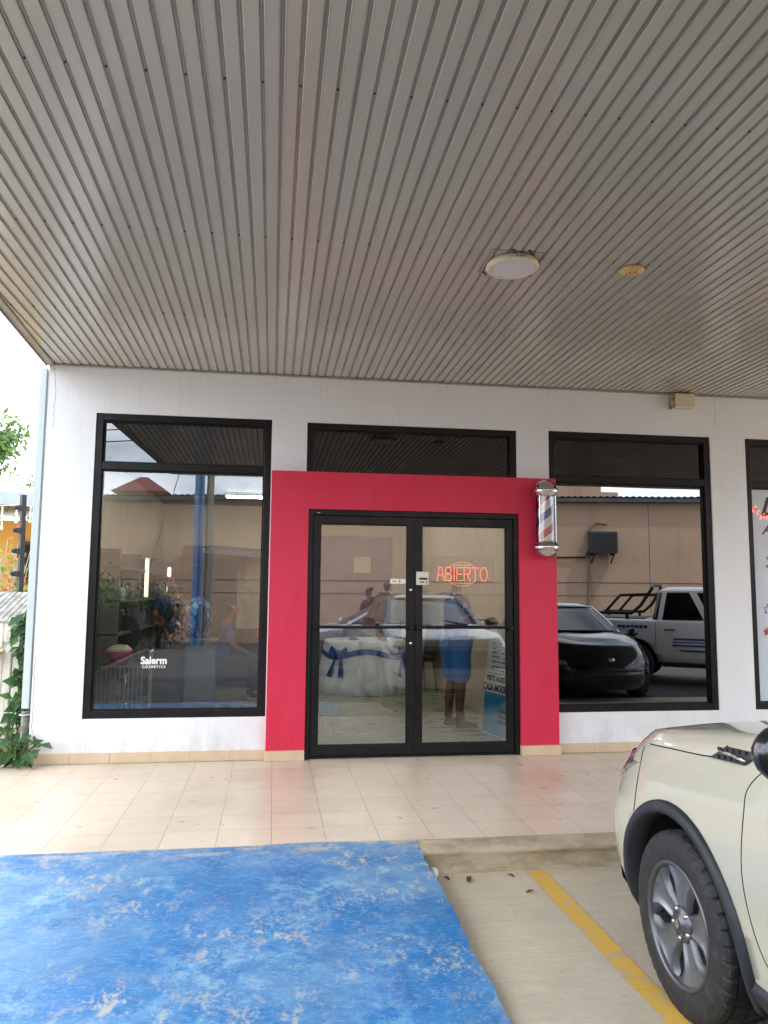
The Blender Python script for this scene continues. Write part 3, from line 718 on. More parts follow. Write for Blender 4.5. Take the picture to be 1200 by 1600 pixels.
def make_wheel(parent, R=.334, W=.215, rr=.222, spokes=5, detail=True, rimc=None):
    """wheel about the x axis, outer face towards -x, centre at the origin of its own object"""
    rim_m = rimc or M_RIM
    n = 240 if detail else 48
    pr = [(rr, -.5), (rr+.008, -.515), (rr+.03, -.535), (rr+.065, -.54), (R-.035, -.52), (R-.014, -.485), (R-.004, -.44)]
    if detail:
        gr = []
        for a in (-.30, -.02, .28): gr += [(R, a-.03), (R-.008, a-.022), (R-.008, a+.022), (R, a+.03)]
        pr += [(R-.001, -.4)]+gr+[(R-.001, .4)]
    else: pr += [(R, -.3), (R, .3)]
    pr += [(R-.004, .44), (R-.02, .5), (rr, .5)]
    vs = []; fs = []; m = len(pr)
    for k in range(n):
        a = 2*PI*k/n
        for r, h in pr:
            if detail and r > R-.03 and abs(h) > .33 and k % 6 == 0: r -= .009
            if detail and r > R-.03 and abs(h) < .3 and (k+int(h*9)) % 8 == 0: r -= .005
            vs.append((h*W, r*math.cos(a), r*math.sin(a)))
    for k in range(n):
        for i in range(m-1): fs.append((k*m+i, ((k+1) % n)*m+i, ((k+1) % n)*m+i+1, k*m+i+1))
    wb_ = MB().add(vs, fs, 0, True)
    if detail:
        for fi in range(len(fs)):
            if fi % (m-1) >= 4: wb_.sm[fi] = False
    wh = wb_.build('wheel', M_RUBBER, parent, world=False)
    xo = -.5*W
    b = MB()
    b.lathe([(rr+.004, xo-.001), (rr+.002, xo-.006), (rr-.008, xo-.006), (rr-.014, xo+.004), (rr-.02, xo+.03), (rr-.024, .45*W)], ax='x', n=64, close=False)
    # broad spokes: raised ribs at both edges, hollow face between, narrow windows between the spokes
    NA, rad = 12, [.05, .085, .12, .16, rr-.03, rr-.012]
    hw_ = [1.0, .93, .74, .74, .94, 1.0]
    span = PI/spokes
    for k in range(spokes):
        a0 = 2*PI*k/spokes+PI/2+.12
        fr = []; bk = []
        for ri, r in enumerate(rad):
            for ai in range(NA+1):
                u = ai/NA*2-1; a = a0+u*span*hw_[ri]
                ridge = math.exp(-((abs(u)-.72)/.16)**2); tt = ri/(len(rad)-1)
                x = xo+.026-.016*tt-.009*ridge*(1 if 0 < ri < 5 else .3)+.006*(1-abs(u))*(1 if 0 < ri < 5 else 0)+(.014 if abs(u) > .95 and 0 < ri < 5 else 0)
                fr.append((x, r*math.cos(a), r*math.sin(a))); bk.append((x+.03, r*math.cos(a), r*math.sin(a)))
        n1 = NA+1; o_ = len(rad)*n1
        fs_ = [(i*n1+j, i*n1+j+1, (i+1)*n1+j+1, (i+1)*n1+j) for i in range(len(rad)-1) for j in range(NA)]
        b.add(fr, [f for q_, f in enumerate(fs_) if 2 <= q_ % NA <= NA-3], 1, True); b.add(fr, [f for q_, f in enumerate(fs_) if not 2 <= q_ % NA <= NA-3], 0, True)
        b.add(fr+bk, [(i*n1+c, (i+1)*n1+c, o_+(i+1)*n1+c, o_+i*n1+c) for i in range(len(rad)-1) for c in (0, NA)], 0)
    b.lathe([(.068, xo+.045), (.066, xo+.022), (.058, xo+.014), (.034, xo+.013), (.032, xo+.006), (0, xo+.004)], ax='x', n=32, close=False)
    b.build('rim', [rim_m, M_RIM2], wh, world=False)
    if detail:
        b = MB()
        for k in range(5):
            a = 2*PI*k/5+PI/2+.12+PI/5; b.lathe([(0, xo+.008), (.010, xo+.009), (.012, xo+.03)], (0, .054*math.cos(a), .054*math.sin(a)), 'x', 8)
        b.build('wheel_nut', M_STEEL, wh, world=False, split=True)
        b = MB(); M = place(xo+.002, 0, 0, 0, -PI/2, 0)
        for sx_ in (1, -1):                                  # stylised S emblem on the hub cap
            M2 = M @ Matrix.Rotation(0 if sx_ > 0 else PI, 4, 'Z') @ Matrix.Rotation(PI/2, 4, 'Z')
            b.prism([(-.017, .001), (0, .018), (.017, .004), (.011, .001), (.001, .009), (-.007, .002), (.004, -.006), (.0, -.011)], .003, M2)
        b.build('emblem', M_CHROME, wh, world=False)
    b = MB().lathe([(0, xo+.075), (.15, xo+.075), (.15, xo+.095), (.0, xo+.095)], ax='x', n=40, close=False)
    b.lathe([(rr-.024, .3*W), (0, .3*W)], ax='x', n=32, close=False, mi=1)
    b.build('brake_disc', [M_STEEL, M_WELL], wh, world=False)
    return wh
def set_wheels(root, hubs, W_half, steer=0., **kw):
    first = None
    for s_ in (-1, 1):
        for i, (hy, hz) in enumerate(hubs):
            if first is None: o = first = make_wheel(root, **kw)
            else: o = copy_tree(first, root)
            o.location = (s_*W_half, hy, hz); o.rotation_euler = (random.random()*0 + (0 if o is first else .4*i+.3*s_), 0, 0)
            if s_ > 0: o.rotation_euler = (0, 0, PI)
            if i == 0 and steer: o.rotation_euler.z += steer
    return first
class Cabin:
    """glasshouse: outline at the belt and outline at the roof, blended"""
    def __init__(s, lo, hi, zlo, zhi, n=2.8):
        s.lo, s.hi, s.zlo, s.zhi, s.n = lo, hi, zlo, zhi, n
    def ring(s, t, out=0.):
        q = [lerp(a, c, t) for a, c in zip(s.lo, s.hi)]; bul = .03*math.sin(PI*t)
        zf = (lambda y: lerp(s.zlo(y), s.zhi(y), t))
        return ring(q[0]+bul+out, q[1]+out, q[2]-out, q[3], q[4], zf, s.n, nc=20, ns=24)
def make_cabin(root, C, glass_m, roof_m, pillars, pm, rise=.06):
    g = MB().rings([C.ring(t/6) for t in range(7)], 0, cap=True); recalc(g.build('window_glass', glass_m, root, world=False))
    hi = C.hi; rs = []
    for ins, up_ in ((-.012, -.05), (-.014, -.02), (0.0, .012), (.06, .03), (.16, rise*.8), (.3, rise), (.5, rise*1.05)):
        rs.append(ring(max(.03, hi[0]-ins), hi[1]-ins*1.1, hi[2]+ins*.8, max(.02, hi[3]*(hi[0]-ins)/hi[0]), max(.02, hi[4]*(hi[0]-ins)/hi[0]), (lambda y, u=up_: C.zhi(y)+u), C.n, nc=20, ns=24))
    rf = recalc(MB().rings(rs, 0).build('roof', roof_m, root, world=False))
    b = MB()
    for idx, wdt in pillars:                                # idx: position along the left half of the outline, mirrored
        for mir in (0, 1):
            A = []
            for t in range(7):
                R_ = C.ring(t/6*1.0, .008); p = Vector(R_[idx]); q = Vector(R_[(idx+1) % len(R_)]); d = (q-p).normalized()*wdt
                p0, p1 = p-d*.5, p+d*.5
                if mir: p0.x *= -1; p1.x *= -1
                A += [p0, p1]
            b.add(A, [(2*i, 2*i+1, 2*i+3, 2*i+2) for i in range(6)], 0, True)
    b.build('pillar', pm, root, world=False, split=True)
    return rf
def car_paint(name, col, rough=.28, metal=.0, var=.04): return simple(name, col, rough, metal, var, 3, .5, .6)

# ---- the cream SUV parked with its nose to the kerb
XC, YC = 2.447, 1.639
suv = thing('parked_suv', (XC, YC, G), 'cream compact SUV with black wheel arch trim parked nose to the kerb', 'car')
m = MT('cream_paint', '#b5b1a0', .26, 0, .5, .9); m.mix(m.ramp(m.noise(2.5, 5), .4, .7, 0, .2), '#a9a595'); m.mix(m.ramp(m.noise(45, 4, .7), .72, .8, 0, .35), '#8c8570')
m.bump(m.noise(3.0, 2), .05, .02); M_SUV = m.m
HUB = [(1.25, .334), (-1.25, .334)]
BS = Body(hw=[(0, .80), (.10, .845), (.22, .870), (.45, .890), (.6, .893), (.78, .882), (.9, .862), (1, .835)],
          yF=[(0, 2.06), (.10, 2.14), (.3, 2.19), (.45, 2.195), (.6, 2.17), (.75, 2.11), (.9, 2.05), (1, 1.97)],
          yR=[(0, -1.90), (.1, -2.02), (.4, -2.07), (.8, -2.02), (1, -1.95)], cF=.70, cR=.45, z0=.205,
          zs=[(-2.1, 1.06), (-1, 1.06), (.4, 1.085), (.75, 1.078), (.97, 1.05), (1.43, .985), (1.75, .935), (2.1, .885)], nF=3.1)
cowl = lambda y: 0
body = make_body('body', BS, [(.010, .010, .014), (.022, .026, .03), (.040, .041, .052), (.07, .047, .09), (.13, .054, .15), (.22, .064, .24), (.36, .072, .36), (.55, .076, .55), (.8, .078, .85)], [M_SUV, M_WELL], suv, HUB, .402, .30)
set_wheels(suv, HUB, .775)
M_TRIMB = simple('trim_black_plastic', '#20242b', .55, 0, .25, 15)
def arch(hy, hz, s_, R0=.400, R1=.448, a0=-16, a1=196, k=44):
    rows = []
    for i in range(k+1):
        a = math.radians(lerp(a0, a1, i/k)); row = []
        for r, o_ in ((R0-.004, -.06), (R0, .013), (R0+.012, .022), (R1-.012, .020), (R1, .010), (R1+.002, -.006)):
            y, z = hy+r*math.cos(a), hz+r*math.sin(a)
            row.append((s_*(BS.side_x(y, max(z, .21))+o_), y, z))
        rows.append(row)
    m_ = len(rows[0])
    b = MB().add([p for r in rows for p in r], [(i*m_+j, i*m_+j+1, (i+1)*m_+j+1, (i+1)*m_+j) for i in range(k) for j in range(m_-1)], 0, True)
    return recalc(b.build('wheel_arch_trim', M_TRIMB, suv, world=False))
for s_ in (-1, 1):
    for hy, hz in HUB: arch(hy, hz, s_)
def on_side(pts, s_=-1, out=.0): return [(s_*(BS.side_x(y, z)+out), y, z) for y, z in pts]
def dense(pts, k=8):
    o_ = []
    for (a, c), (d, e) in zip(pts, pts[1:]):
        for i in range(k): o_.append((lerp(a, d, i/k), lerp(c, e, i/k)))
    return o_+[pts[-1]]
def spline(pts, k=8):
    P = [Vector(p) for p in pts]; out = []
    for i in range(len(P)-1):
        p0, p1, p2, p3 = P[max(i-1, 0)], P[i], P[i+1], P[min(i+2, len(P)-1)]
        for j in range(k):
            t_ = j/k; out.append(tuple(.5*((2*p1)+(-p0+p2)*t_+(2*p0-5*p1+4*p2-p3)*t_*t_+(-p0+3*p1-3*p2+p3)*t_**3)))
    return out+[tuple(P[-1])]
# panel gaps: door outline, hood edge, bumper joint
M_GAP = simple('panel_gap', '#0c0c0a', .9, 0, 0)
wl = lambda y, z: (y-YC, z-G)
b = MB()
doorL = spline([wl(2.25, .93), wl(2.34, .895), wl(2.42, .815), wl(2.43, .727), wl(2.437, .529), wl(2.40, .371), wl(2.335, .275), wl(2.2, .19), wl(1.9, .17)], 8)
hoodL = spline([wl(3.16, .818), wl(3.0, .834), wl(2.673, .866), wl(2.62, .895), wl(2.585, .92)], 6)
for s_ in (-1, 1):
    b.tube(on_side(doorL, s_, .0), .0021, 5); b.tube(on_side(hoodL, s_, .0005), .0026, 5)
    b.tube(on_side(spline([wl(3.22, .80), wl(3.19, .72), wl(3.2, .58), wl(3.21, .53)], 6), s_, .0005), .0016, 5)
    b.tube(on_side(dense([(-.25, .32), (-.27, .6), (-.24, 1.03)]), s_, .0005), .0024, 5)
    b.tube(on_side(dense([(-.95, .5), (-1.0, .85), (-1.05, 1.03)]), s_, .0005), .0024, 5)
b.build('panel_gap', M_GAP, suv, world=False, split=True)
# black lower cladding: bumper foot and side sill
def clad(name, ys, z0, z1, out0, out1, s_):
    rows = []
    for y in ys:
        a, c = z0(y), z1(y)
        rows.append([(s_*(BS.side_x(y, max(z, .206))+o_), y, z) for z, o_ in ((c, -.004), (c-.004, out1), (c-.03, out1+.012), (lerp(a, c, .5), out0+.01), (a+.01, out0-.01), (a, out0-.07))])
    m_ = 6; k = len(rows)
    return recalc(MB().add([p for r in rows for p in r], [(i*m_+j, i*m_+j+1, (i+1)*m_+j+1, (i+1)*m_+j) for i in range(k-1) for j in range(m_-1)], 0, True).build(name, M_TRIMB, suv, world=False))
for s_ in (-1, 1):
    clad('side_skirt', [.83-.05*i for i in range(34)], lambda y: .20, lambda y: .335-.06*max(0, (y-.6)/.23)*0, .005, .006, s_)
rows = []                                                    # lower front bumper lip, follows the outline
for t_, o_ in ((.20, .002), (.14, .012), (.05, .004), (-.05, -.03)):
    R_ = BS.outline(max(t_, 0)); rows.append([((x*(1+o_)), y+o_ if y > 1 else y, z-(.03 if t_ < 0 else 0)) for x, y, z in R_[:27] if y > 1.62])
k = min(len(r) for r in rows)
b = MB().add([p for r in rows for p in r[:k]], [(i*k+j, i*k+j+1, (i+1)*k+j+1, (i+1)*k+j) for i in range(3) for j in range(k-1)], 0, True)
recalc(b.build('front_lip', M_TRIMB, suv, world=False))
# headlights wrap round the corner
M_LENS = MT('headlight_lens', '#3a3234', .06, 0, .8, 1.); M_LENS.mix(M_LENS.ramp(M_LENS.noise(22, 3), .45, .6, 0, .8), '#8a8684'); M_LENS = M_LENS.m
def front_pt(fr, z, out):
    """point on the outline at height z: fr 0 = left corner start, 1 = centre"""
    y0_ = 1.5; hw_t = None
    t_ = (z-BS.z0)/(.93-BS.z0); a = PI-(fr*PI/2)
    hw, yF = smooth_tab(t_, BS.hw), smooth_tab(t_, BS.yF)
    return Vector(((hw+out)*se(math.cos(a), 2/BS.n), yF-BS.cF+(BS.cF+out)*abs(math.sin(a))**(2/BS.n), z))
for s_ in (-1, 1):
    rows = []; k = 14
    for i in range(k+1):
        f_ = lerp(.02, .62, (i/k)**1.0)
        zt = lerp(.945, .865, (i/k)**.8); zb_ = lerp(.93, .745, min(1, i/k*2.4)) if i/k < .42 else lerp(.745, .79, (i/k-.42)/.58)
        row = [front_pt(f_, zb_, -.004), front_pt(f_, lerp(zb_, zt, .1), .010), front_pt(f_, lerp(zb_, zt, .9), .010), front_pt(f_, zt, -.004)]
        rows.append([(p.x*(-s_)*1.0 if s_ > 0 else p.x, p.y, p.z) for p in row])
    b = MB().add([p for r in rows for p in r], [(i*4+j, i*4+j+1, (i+1)*4+j+1, (i+1)*4+j) for i in range(k) for j in range(3)], 0, True)
    recalc(b.build('headlight', M_LENS, suv, world=False))
# side reflector strip that closes the lamp towards the wheel
# grille with bars and an emblem
b = MB()
for z, th in ((.84, .02), (.79, .014), (.74, .014), (.69, .014)):
    pts = [front_pt(lerp(.55, 1.0, i/10), z, .012) for i in range(11)]; pts += [Vector((-p.x, p.y, p.z)) for p in pts[::-1][1:]]
    b.tube(pts, th, 6, 0 if th < .02 else 1)
for z0_, z1_, f0 in ((.60, .88, .50), (.23, .52, .34)):
    rows = [[front_pt(lerp(f0, 1, i/10), z, .003) for i in range(11)] for z in (z0_, z1_)]
    for r in rows: r += [Vector((-p.x, p.y, p.z)) for p in r[::-1][1:]]
    n_ = len(rows[0]); b.add(rows[0]+rows[1], [(i, i+1, n_+i+1, n_+i) for i in range(n_-1)], 0)
b.build('grille', [M_BLACKP, M_CHROME], suv, world=False)
b = MB()
for s_ in (-1, 1): p = front_pt(.62, .45, -.02); b.sphere((s_*abs(p.x), p.y, p.z), .045, 14, 0, (1, .5, 1))
b.build('fog_lamp', M_LENS, suv, world=False, split=True)
# clamshell vent at the rear corner of the hood
for s_ in (-1, 1):
    P = [wl(2.673, .864), wl(2.587, .918), wl(2.42, .930), wl(2.40, .917), wl(2.456, .881)]
    b = MB(); c = Vector((sum(p[0] for p in P)/5, sum(p[1] for p in P)/5))
    o1 = on_side(P, s_, .001); o2 = on_side([tuple(c+(Vector(p)-c)*.93) for p in P], s_, .012)
    b.add(o1+o2, [(i, (i+1) % 5, 5+(i+1) % 5, 5+i) for i in range(5)]+[(5, 6, 7, 8, 9)])
    for i in range(5):                                      # raised chevrons
        y_ = lerp(2.61, 2.46, i/4)
        for q_ in (-.013, .013):
            yy, zz = wl(y_, .893+.004*i+q_); a = on_side([(yy, zz)], s_, .015)[0]; b.box(a[0]-.004, a[0]+.004, a[1]-.012, a[1]+.006, a[2]-.006, a[2]+.006)
    ve = recalc(b.build('fender_vent', M_TRIMB, suv, world=False))
    a = on_side(dense([wl(2.60, .898), wl(2.52, .902), wl(2.44, .899)], 4), s_, .018)
    MB().tube(a, [.002]+[.008]*7+[.004], 8).build('vent_blade', M_CHROME, ve, world=False)
# glasshouse, black roof
CB = Cabin((.775, 1.12, -1.93, .36, .22), (.60, .12, -1.72, .22, .16), lambda y: 1.06+.0*y, lambda y: 1.50-.02*abs(y+.5))
M_CARGLASS = MT('car_glass', '#06080a', .03, 0, .5, 0.).m
M_BLKPAINT = car_paint('black_paint', '#0d1118', .2)
make_cabin(suv, CB, M_CARGLASS, M_BLKPAINT, [(16, .09), (31, .10), (40, .12)], M_BLKPAINT, .07)
b = MB()
for s_ in (-1, 1): b.tube([(s_*.52, -.05, 1.545), (s_*.53, -.3, 1.60), (s_*.53, -1.3, 1.595), (s_*.52, -1.6, 1.54)], .016, 8)
b.build('roof_rail', M_STEEL, suv, world=False, split=True)
b = MB()
for s_ in (-1, 1): b.tube([(s_*.1, 1.04, 1.125), (s_*.45, .98, 1.125), (-.55+.6*(s_ > 0), .8, 1.19)], .008, 6)
b.build('wiper', M_BLACKP, suv, world=False, split=True)
for s_ in (-1, 1):                                          # door mirrors: gloss black shell on a foot, chrome indicator
    b = MB(); cx_, cy_, cz_ = s_*.975, .415, 1.14
    b.sphere((cx_, cy_, cz_), .1, 18, 0, (1.15, .62, .88))
    b.tube([(s_*.78, .47, 1.10), (s_*.86, .44, 1.10), (s_*.94, .42, 1.11)], [.035, .028, .03], 10)
    mr = b.build('door_mirror', M_BLKPAINT, suv, world=False); b = MB()
    b.add([(s_*.80, .86, 1.065), (s_*.80, .68, 1.065), (s_*.80, .68, 1.15), (s_*.785, .86, 1.07), (s_*.785, .68, 1.07), (s_*.785, .68, 1.15)], [(0, 1, 2), (3, 5, 4), (0, 3, 4, 1), (1, 4, 5, 2), (2, 5, 3, 0)])
    recalc(b.build('mirror_foot', M_BLKPAINT, suv, world=False))
    MB().box(cx_-.085, cx_+.085, cy_-.068, cy_-.058, cz_-.06, cz_+.062, ch=.004).build('mirror_glass', M_CARGLASS, mr, world=False)
    MB().tube([(cx_+s_*.06, cy_+.045, cz_-.03), (cx_-s_*.02, cy_+.06, cz_-.04), (cx_-s_*.1, cy_+.035, cz_-.035)], [.006, .012, .009], 8).build('indicator', M_CHROME, mr, world=False)
b = MB()
for s_ in (-1, 1):
    for y_ in (-.05, -.8):
        p = on_side([(y_, .93)], s_, .02)[0]; b.tube([(p[0]-s_*.03, y_+.09, .93), (p[0], y_+.07, .93), (p[0], y_-.07, .93), (p[0]-s_*.03, y_-.09, .93)], .011, 8)
b.build('door_handle', M_SUV, suv, world=False, split=True)
b = MB()
for s_ in (-1, 1): b.box(s_*.62-.12, s_*.62+.12, -2.09, -1.98, .75, .95, ch=.02)
b.build('tail_light', simple('tail_red', '#7a0d10', .2), suv, world=False, split=True)
# ================================================================== PEOPLE
def skin(name, nodes, edges, mat, parent, root=0, sub=2):
    me = bpy.data.meshes.new(name); me.from_pydata([n[0] for n in nodes], edges, []); me.update()
    o = bpy.data.objects.new(name, me); COL.objects.link(o)
    md = o.modifiers.new('s', 'SKIN'); md.use_smooth_shade = True; md.branch_smoothing = .4
    sv = me.skin_vertices[0].data
    for i, n in enumerate(nodes):
        r = n[1]; sv[i].radius = r if isinstance(r, tuple) else (r, r); sv[i].use_root = (i == root)
    s_ = o.modifiers.new('u', 'SUBSURF'); s_.levels = sub; s_.render_levels = sub
    n = baked(o, name, mat, parent)
    for p in n.data.polygons: p.use_smooth = True
    return n
STAND = dict(pelvis=(0, 0, .95), waist=(0, .01, 1.08), chest=(0, .0, 1.27), neckb=(0, -.01, 1.42), neck=(0, .0, 1.49), jaw=(0, .035, 1.55), head=(0, .015, 1.63), crown=(0, .0, 1.70),
             hipL=(-.095, 0, .90), hipR=(.095, 0, .90), kneeL=(-.10, .02, .50), kneeR=(.10, .02, .50), ankL=(-.10, -.02, .09), ankR=(.10, -.02, .09), toeL=(-.12, .15, .035), toeR=(.12, .15, .035),
             shL=(-.17, -.01, 1.38), shR=(.17, -.01, 1.38), elL=(-.22, -.02, 1.11), elR=(.22, -.02, 1.11), wrL=(-.23, .07, .87), wrR=(.23, .07, .87))
def person(label, loc, rz, J=None, *a_, hem_=.07, short_=1.0, **k_): return person_(label, loc, rz, J, *a_, hem_=hem_, short_=short_, **k_)
def person_(label, loc, rz, J=None, skin_m=None, wear=(), hair=None, scale=1., fat=1., group=None, long_hair=False, mask=None, hem_=.07, short_=1.0):
    j = dict(STAND); j.update(J or {}); V_ = {k: Vector(p)*scale for k, p in j.items()}
    root = thing('person', loc, label, 'person', group, rz); S = scale
    nodes = []; edges = []; idx = {}
    def nd(k, p, r): idx[k] = len(nodes); nodes.append((tuple(p), tuple(x*S for x in r) if isinstance(r, tuple) else r*S)); return idx[k]
    def ed(a, c): edges.append((idx[a], idx[c]))
    nd('pelvis', V_['pelvis'], (.135*fat, .105*fat)); nd('waist', V_['waist'], (.125*fat, .10*fat)); nd('chest', V_['chest'], (.15*fat, .11*fat)); nd('neckb', V_['neckb'], (.075, .07)); nd('neck', V_['neck'], .05)
    nd('jaw', V_['jaw'], (.062, .066)); nd('head', V_['head'], (.075, .09)); nd('crown', V_['crown'], (.055, .07))
    for a, c in (('pelvis', 'waist'), ('waist', 'chest'), ('chest', 'neckb'), ('neckb', 'neck'), ('neck', 'jaw'), ('jaw', 'head'), ('head', 'crown')): ed(a, c)
    fwd = (V_['jaw']-V_['neck']); fwd.z = 0
    fwd = fwd.normalized() if fwd.length > 1e-3 else Vector((0, 1, 0)); side = fwd.cross(Vector((0, 0, 1)))
    hd = V_['head']
    nd('nose', hd+fwd*.105*S-Vector((0, 0, .022*S)), .012); ed('head', 'nose')
    for s_, nme in ((1, 'earR'), (-1, 'earL')): nd(nme, hd+side*s_*.083*S-Vector((0, 0, .01*S)), .014); ed('head', nme)
    for s_ in 'LR':
        nd('hip'+s_, V_['hip'+s_], .088*fat); nd('knee'+s_, V_['knee'+s_], .056*fat**.5)
        kv, av = V_['knee'+s_], V_['ank'+s_]; nd('calf'+s_, kv.lerp(av, .32)-Vector((0, .012*S, 0)), .055*fat**.5); nd('ank'+s_, av, .036); nd('toe'+s_, V_['toe'+s_], .032)
        ed('pelvis', 'hip'+s_); ed('hip'+s_, 'knee'+s_); ed('knee'+s_, 'calf'+s_); ed('calf'+s_, 'ank'+s_); ed('ank'+s_, 'toe'+s_)
        nd('sh'+s_, V_['sh'+s_], .058*fat**.5); nd('el'+s_, V_['el'+s_], .042*fat**.5); nd('wr'+s_, V_['wr'+s_], .026)
        ed('chest', 'sh'+s_); ed('sh'+s_, 'el'+s_); ed('el'+s_, 'wr'+s_)
        d = (V_['wr'+s_]-V_['el'+s_]).normalized(); pal = V_['wr'+s_]+d*.07*S; nd('palm'+s_, pal, (.034, .018)); ed('wr'+s_, 'palm'+s_)
        sdv = d.cross(Vector((0, 0, 1)) if abs(d.z) < .8 else Vector((1, 0, 0))).normalized(); up_ = sdv.cross(d)
        for q, (o_, ln) in enumerate(((-.027, .062), (-.009, .075), (.009, .07), (.027, .055))):
            nd(f'f{q}{s_}', pal+d*.03*S+sdv*o_*S, .0085); nd(f'g{q}{s_}', pal+d*(.03+ln*.6)*S+sdv*o_*1.15*S-up_*.008*S, .0078); nd(f'h{q}{s_}', pal+d*(.03+ln*.95)*S+sdv*o_*1.15*S-up_*.028*S, .0065)
            ed('palm'+s_, f'f{q}{s_}'); ed(f'f{q}{s_}', f'g{q}{s_}'); ed(f'g{q}{s_}', f'h{q}{s_}')
        tb = V_['wr'+s_]+d*.03*S; nd('ta'+s_, tb-sdv*.034*S-up_*.006*S, .0105); nd('tb'+s_, tb-sdv*.052*S+d*.035*S-up_*.02*S, .0085); ed('wr'+s_, 'ta'+s_); ed('ta'+s_, 'tb'+s_)
    skin('body', nodes, edges, skin_m or M_SKIN, root)
    for name, mat_, kind in wear:
        n2 = []; e2 = []; id2 = {}
        def a2(k, p, r):
            id2[k] = len(n2); n2.append((tuple(p), tuple(x*S for x in r) if isinstance(r, tuple) else r*S))
        def c2(a, c): e2.append((id2[a], id2[c]))
        if kind in ('tshirt', 'longsleeve'):
            hem = V_['pelvis']-(V_['waist']-V_['pelvis']).normalized()*hem_*S
            a2('hem', hem, (.18*fat, .15*fat)); a2('waist', V_['waist'], (.155*fat, .13*fat)); a2('chest', V_['chest'], (.168*fat, .128*fat)); a2('nb', V_['neckb'], (.085, .08)); c2('hem', 'waist'); c2('waist', 'chest'); c2('chest', 'nb')
            for s_ in 'LR':
                a2('s'+s_, V_['sh'+s_], .080*fat**.5)
                f_ = .72 if kind == 'tshirt' else 1
                a2('m'+s_, V_['sh'+s_].lerp(V_['el'+s_], f_), .074*fat**.5 if kind == 'tshirt' else .058*fat**.5); c2('chest', 's'+s_); c2('s'+s_, 'm'+s_)
                if kind == 'longsleeve': a2('w'+s_, V_['wr'+s_], .044); c2('m'+s_, 'w'+s_)
        elif kind in ('shorts', 'trousers'):
            a2('p', V_['pelvis'], (.13*fat, .105*fat))
            for s_ in 'LR':
                a2('h'+s_, V_['hip'+s_], .112*fat); c2('p', 'h'+s_)
                if kind == 'shorts':
                    a2('k'+s_, V_['hip'+s_].lerp(V_['knee'+s_], short_)+Vector((0, 0, .01)), .108*fat); c2('h'+s_, 'k'+s_)
                else:
                    a2('k'+s_, V_['knee'+s_], .082*fat); a2('a'+s_, V_['ank'+s_]+Vector((0, 0, .01)), .062); c2('h'+s_, 'k'+s_); c2('k'+s_, 'a'+s_)
        if kind in ('shoes', 'socks'):
            for s_ in 'LR':
                if kind == 'socks':
                    a_ = V_['ank'+s_]; k_ = V_['knee'+s_]; n3 = [(tuple(a_), .047*S), (tuple(a_.lerp(k_, .28)), .052*S)]; skin(name, n3, [(0, 1)], mat_, root)
                else:
                    a_, t_ = V_['ank'+s_], V_['toe'+s_]; d = (t_-a_); d.z = 0; d = d.normalized(); z_ = .043*S
                    h_ = Vector((a_.x, a_.y, 0))
                    n3 = [(tuple(h_-d*.055*S+Vector((0, 0, z_+.01))), .046*S), (tuple(h_+d*.03*S+Vector((0, 0, z_+.012))), .050*S), (tuple(h_+d*.125*S+Vector((0, 0, z_-.004))), (.044*S, .038*S)), (tuple(h_+d*.20*S+Vector((0, 0, z_-.012))), (.038*S, .026*S))]
                    sh = skin(name, n3, [(0, 1), (1, 2), (2, 3)], mat_, root)
                    M = place(h_.x+d.x*.07*S, h_.y+d.y*.07*S, .013, rz=math.atan2(d.y, d.x))
                    MB().obox(M, .30*S, .095*S, .024, 0, .01).build('sole', M_SOLE, sh, world=False)
            continue
        skin(name, n2, e2, mat_, root)
    if hair:
        c = hd+Vector((0, 0, .028*S))-fwd*.016*S; n4 = [(tuple(c+Vector((0, 0, .045*S))), .10*S), (tuple(c-fwd*.045*S-Vector((0, 0, .02*S))), (.115*S, .11*S))]
        e4 = [(0, 1)]
        if long_hair: n4 += [(tuple(c-fwd*.1*S-Vector((0, 0, .04*S))), .05*S), (tuple(c-fwd*.11*S-Vector((0, 0, .2*S))), .035*S)]; e4 += [(1, 2), (2, 3)]
        skin('hair', n4, e4, hair, root)
    b = MB()
    for s_ in (-1, 1): p = hd+fwd*.084*S+side*s_*.032*S+Vector((0, 0, .006*S)); b.sphere(tuple(p), .012*S, 8)
    b.build('eye', simple('dark_eye', '#1a1210', .2, 0, 0), root, world=False, split=True)
    p = V_['jaw']+fwd*.062*S; mt = MB().sphere(tuple(p+Vector((0, 0, -.002))), .02*S, 8, 0, (1.1, .5, .35)).build('mouth', simple('lips', '#6a3630', .5, 0, 0), root, world=False)
    if mask: MB().sphere(tuple(V_['jaw']+fwd*.03*S+Vector((0, 0, .012*S))), .07*S, 14, 0, (.95, .95, .75)).build('face_mask', mask, root, world=False)
    return root
M_SOLE = simple('pale_sole', '#b8a98a', .7, 0, .1)
M_JERSEY = simple('navy_jersey', '#24357f', .75, 0, .15, 6); M_SHORT = simple('blue_shorts', '#3a86dc', .8, 0, .15, 6)
M_SHOE = simple('dark_trainer', '#23262b', .7, 0, .3, 20); M_SOCK = simple('dark_sock', '#22262c', .9, 0, .3, 30)
M_SUIT = simple('dark_clothes', '#14161c', .85, 0, .2, 6)
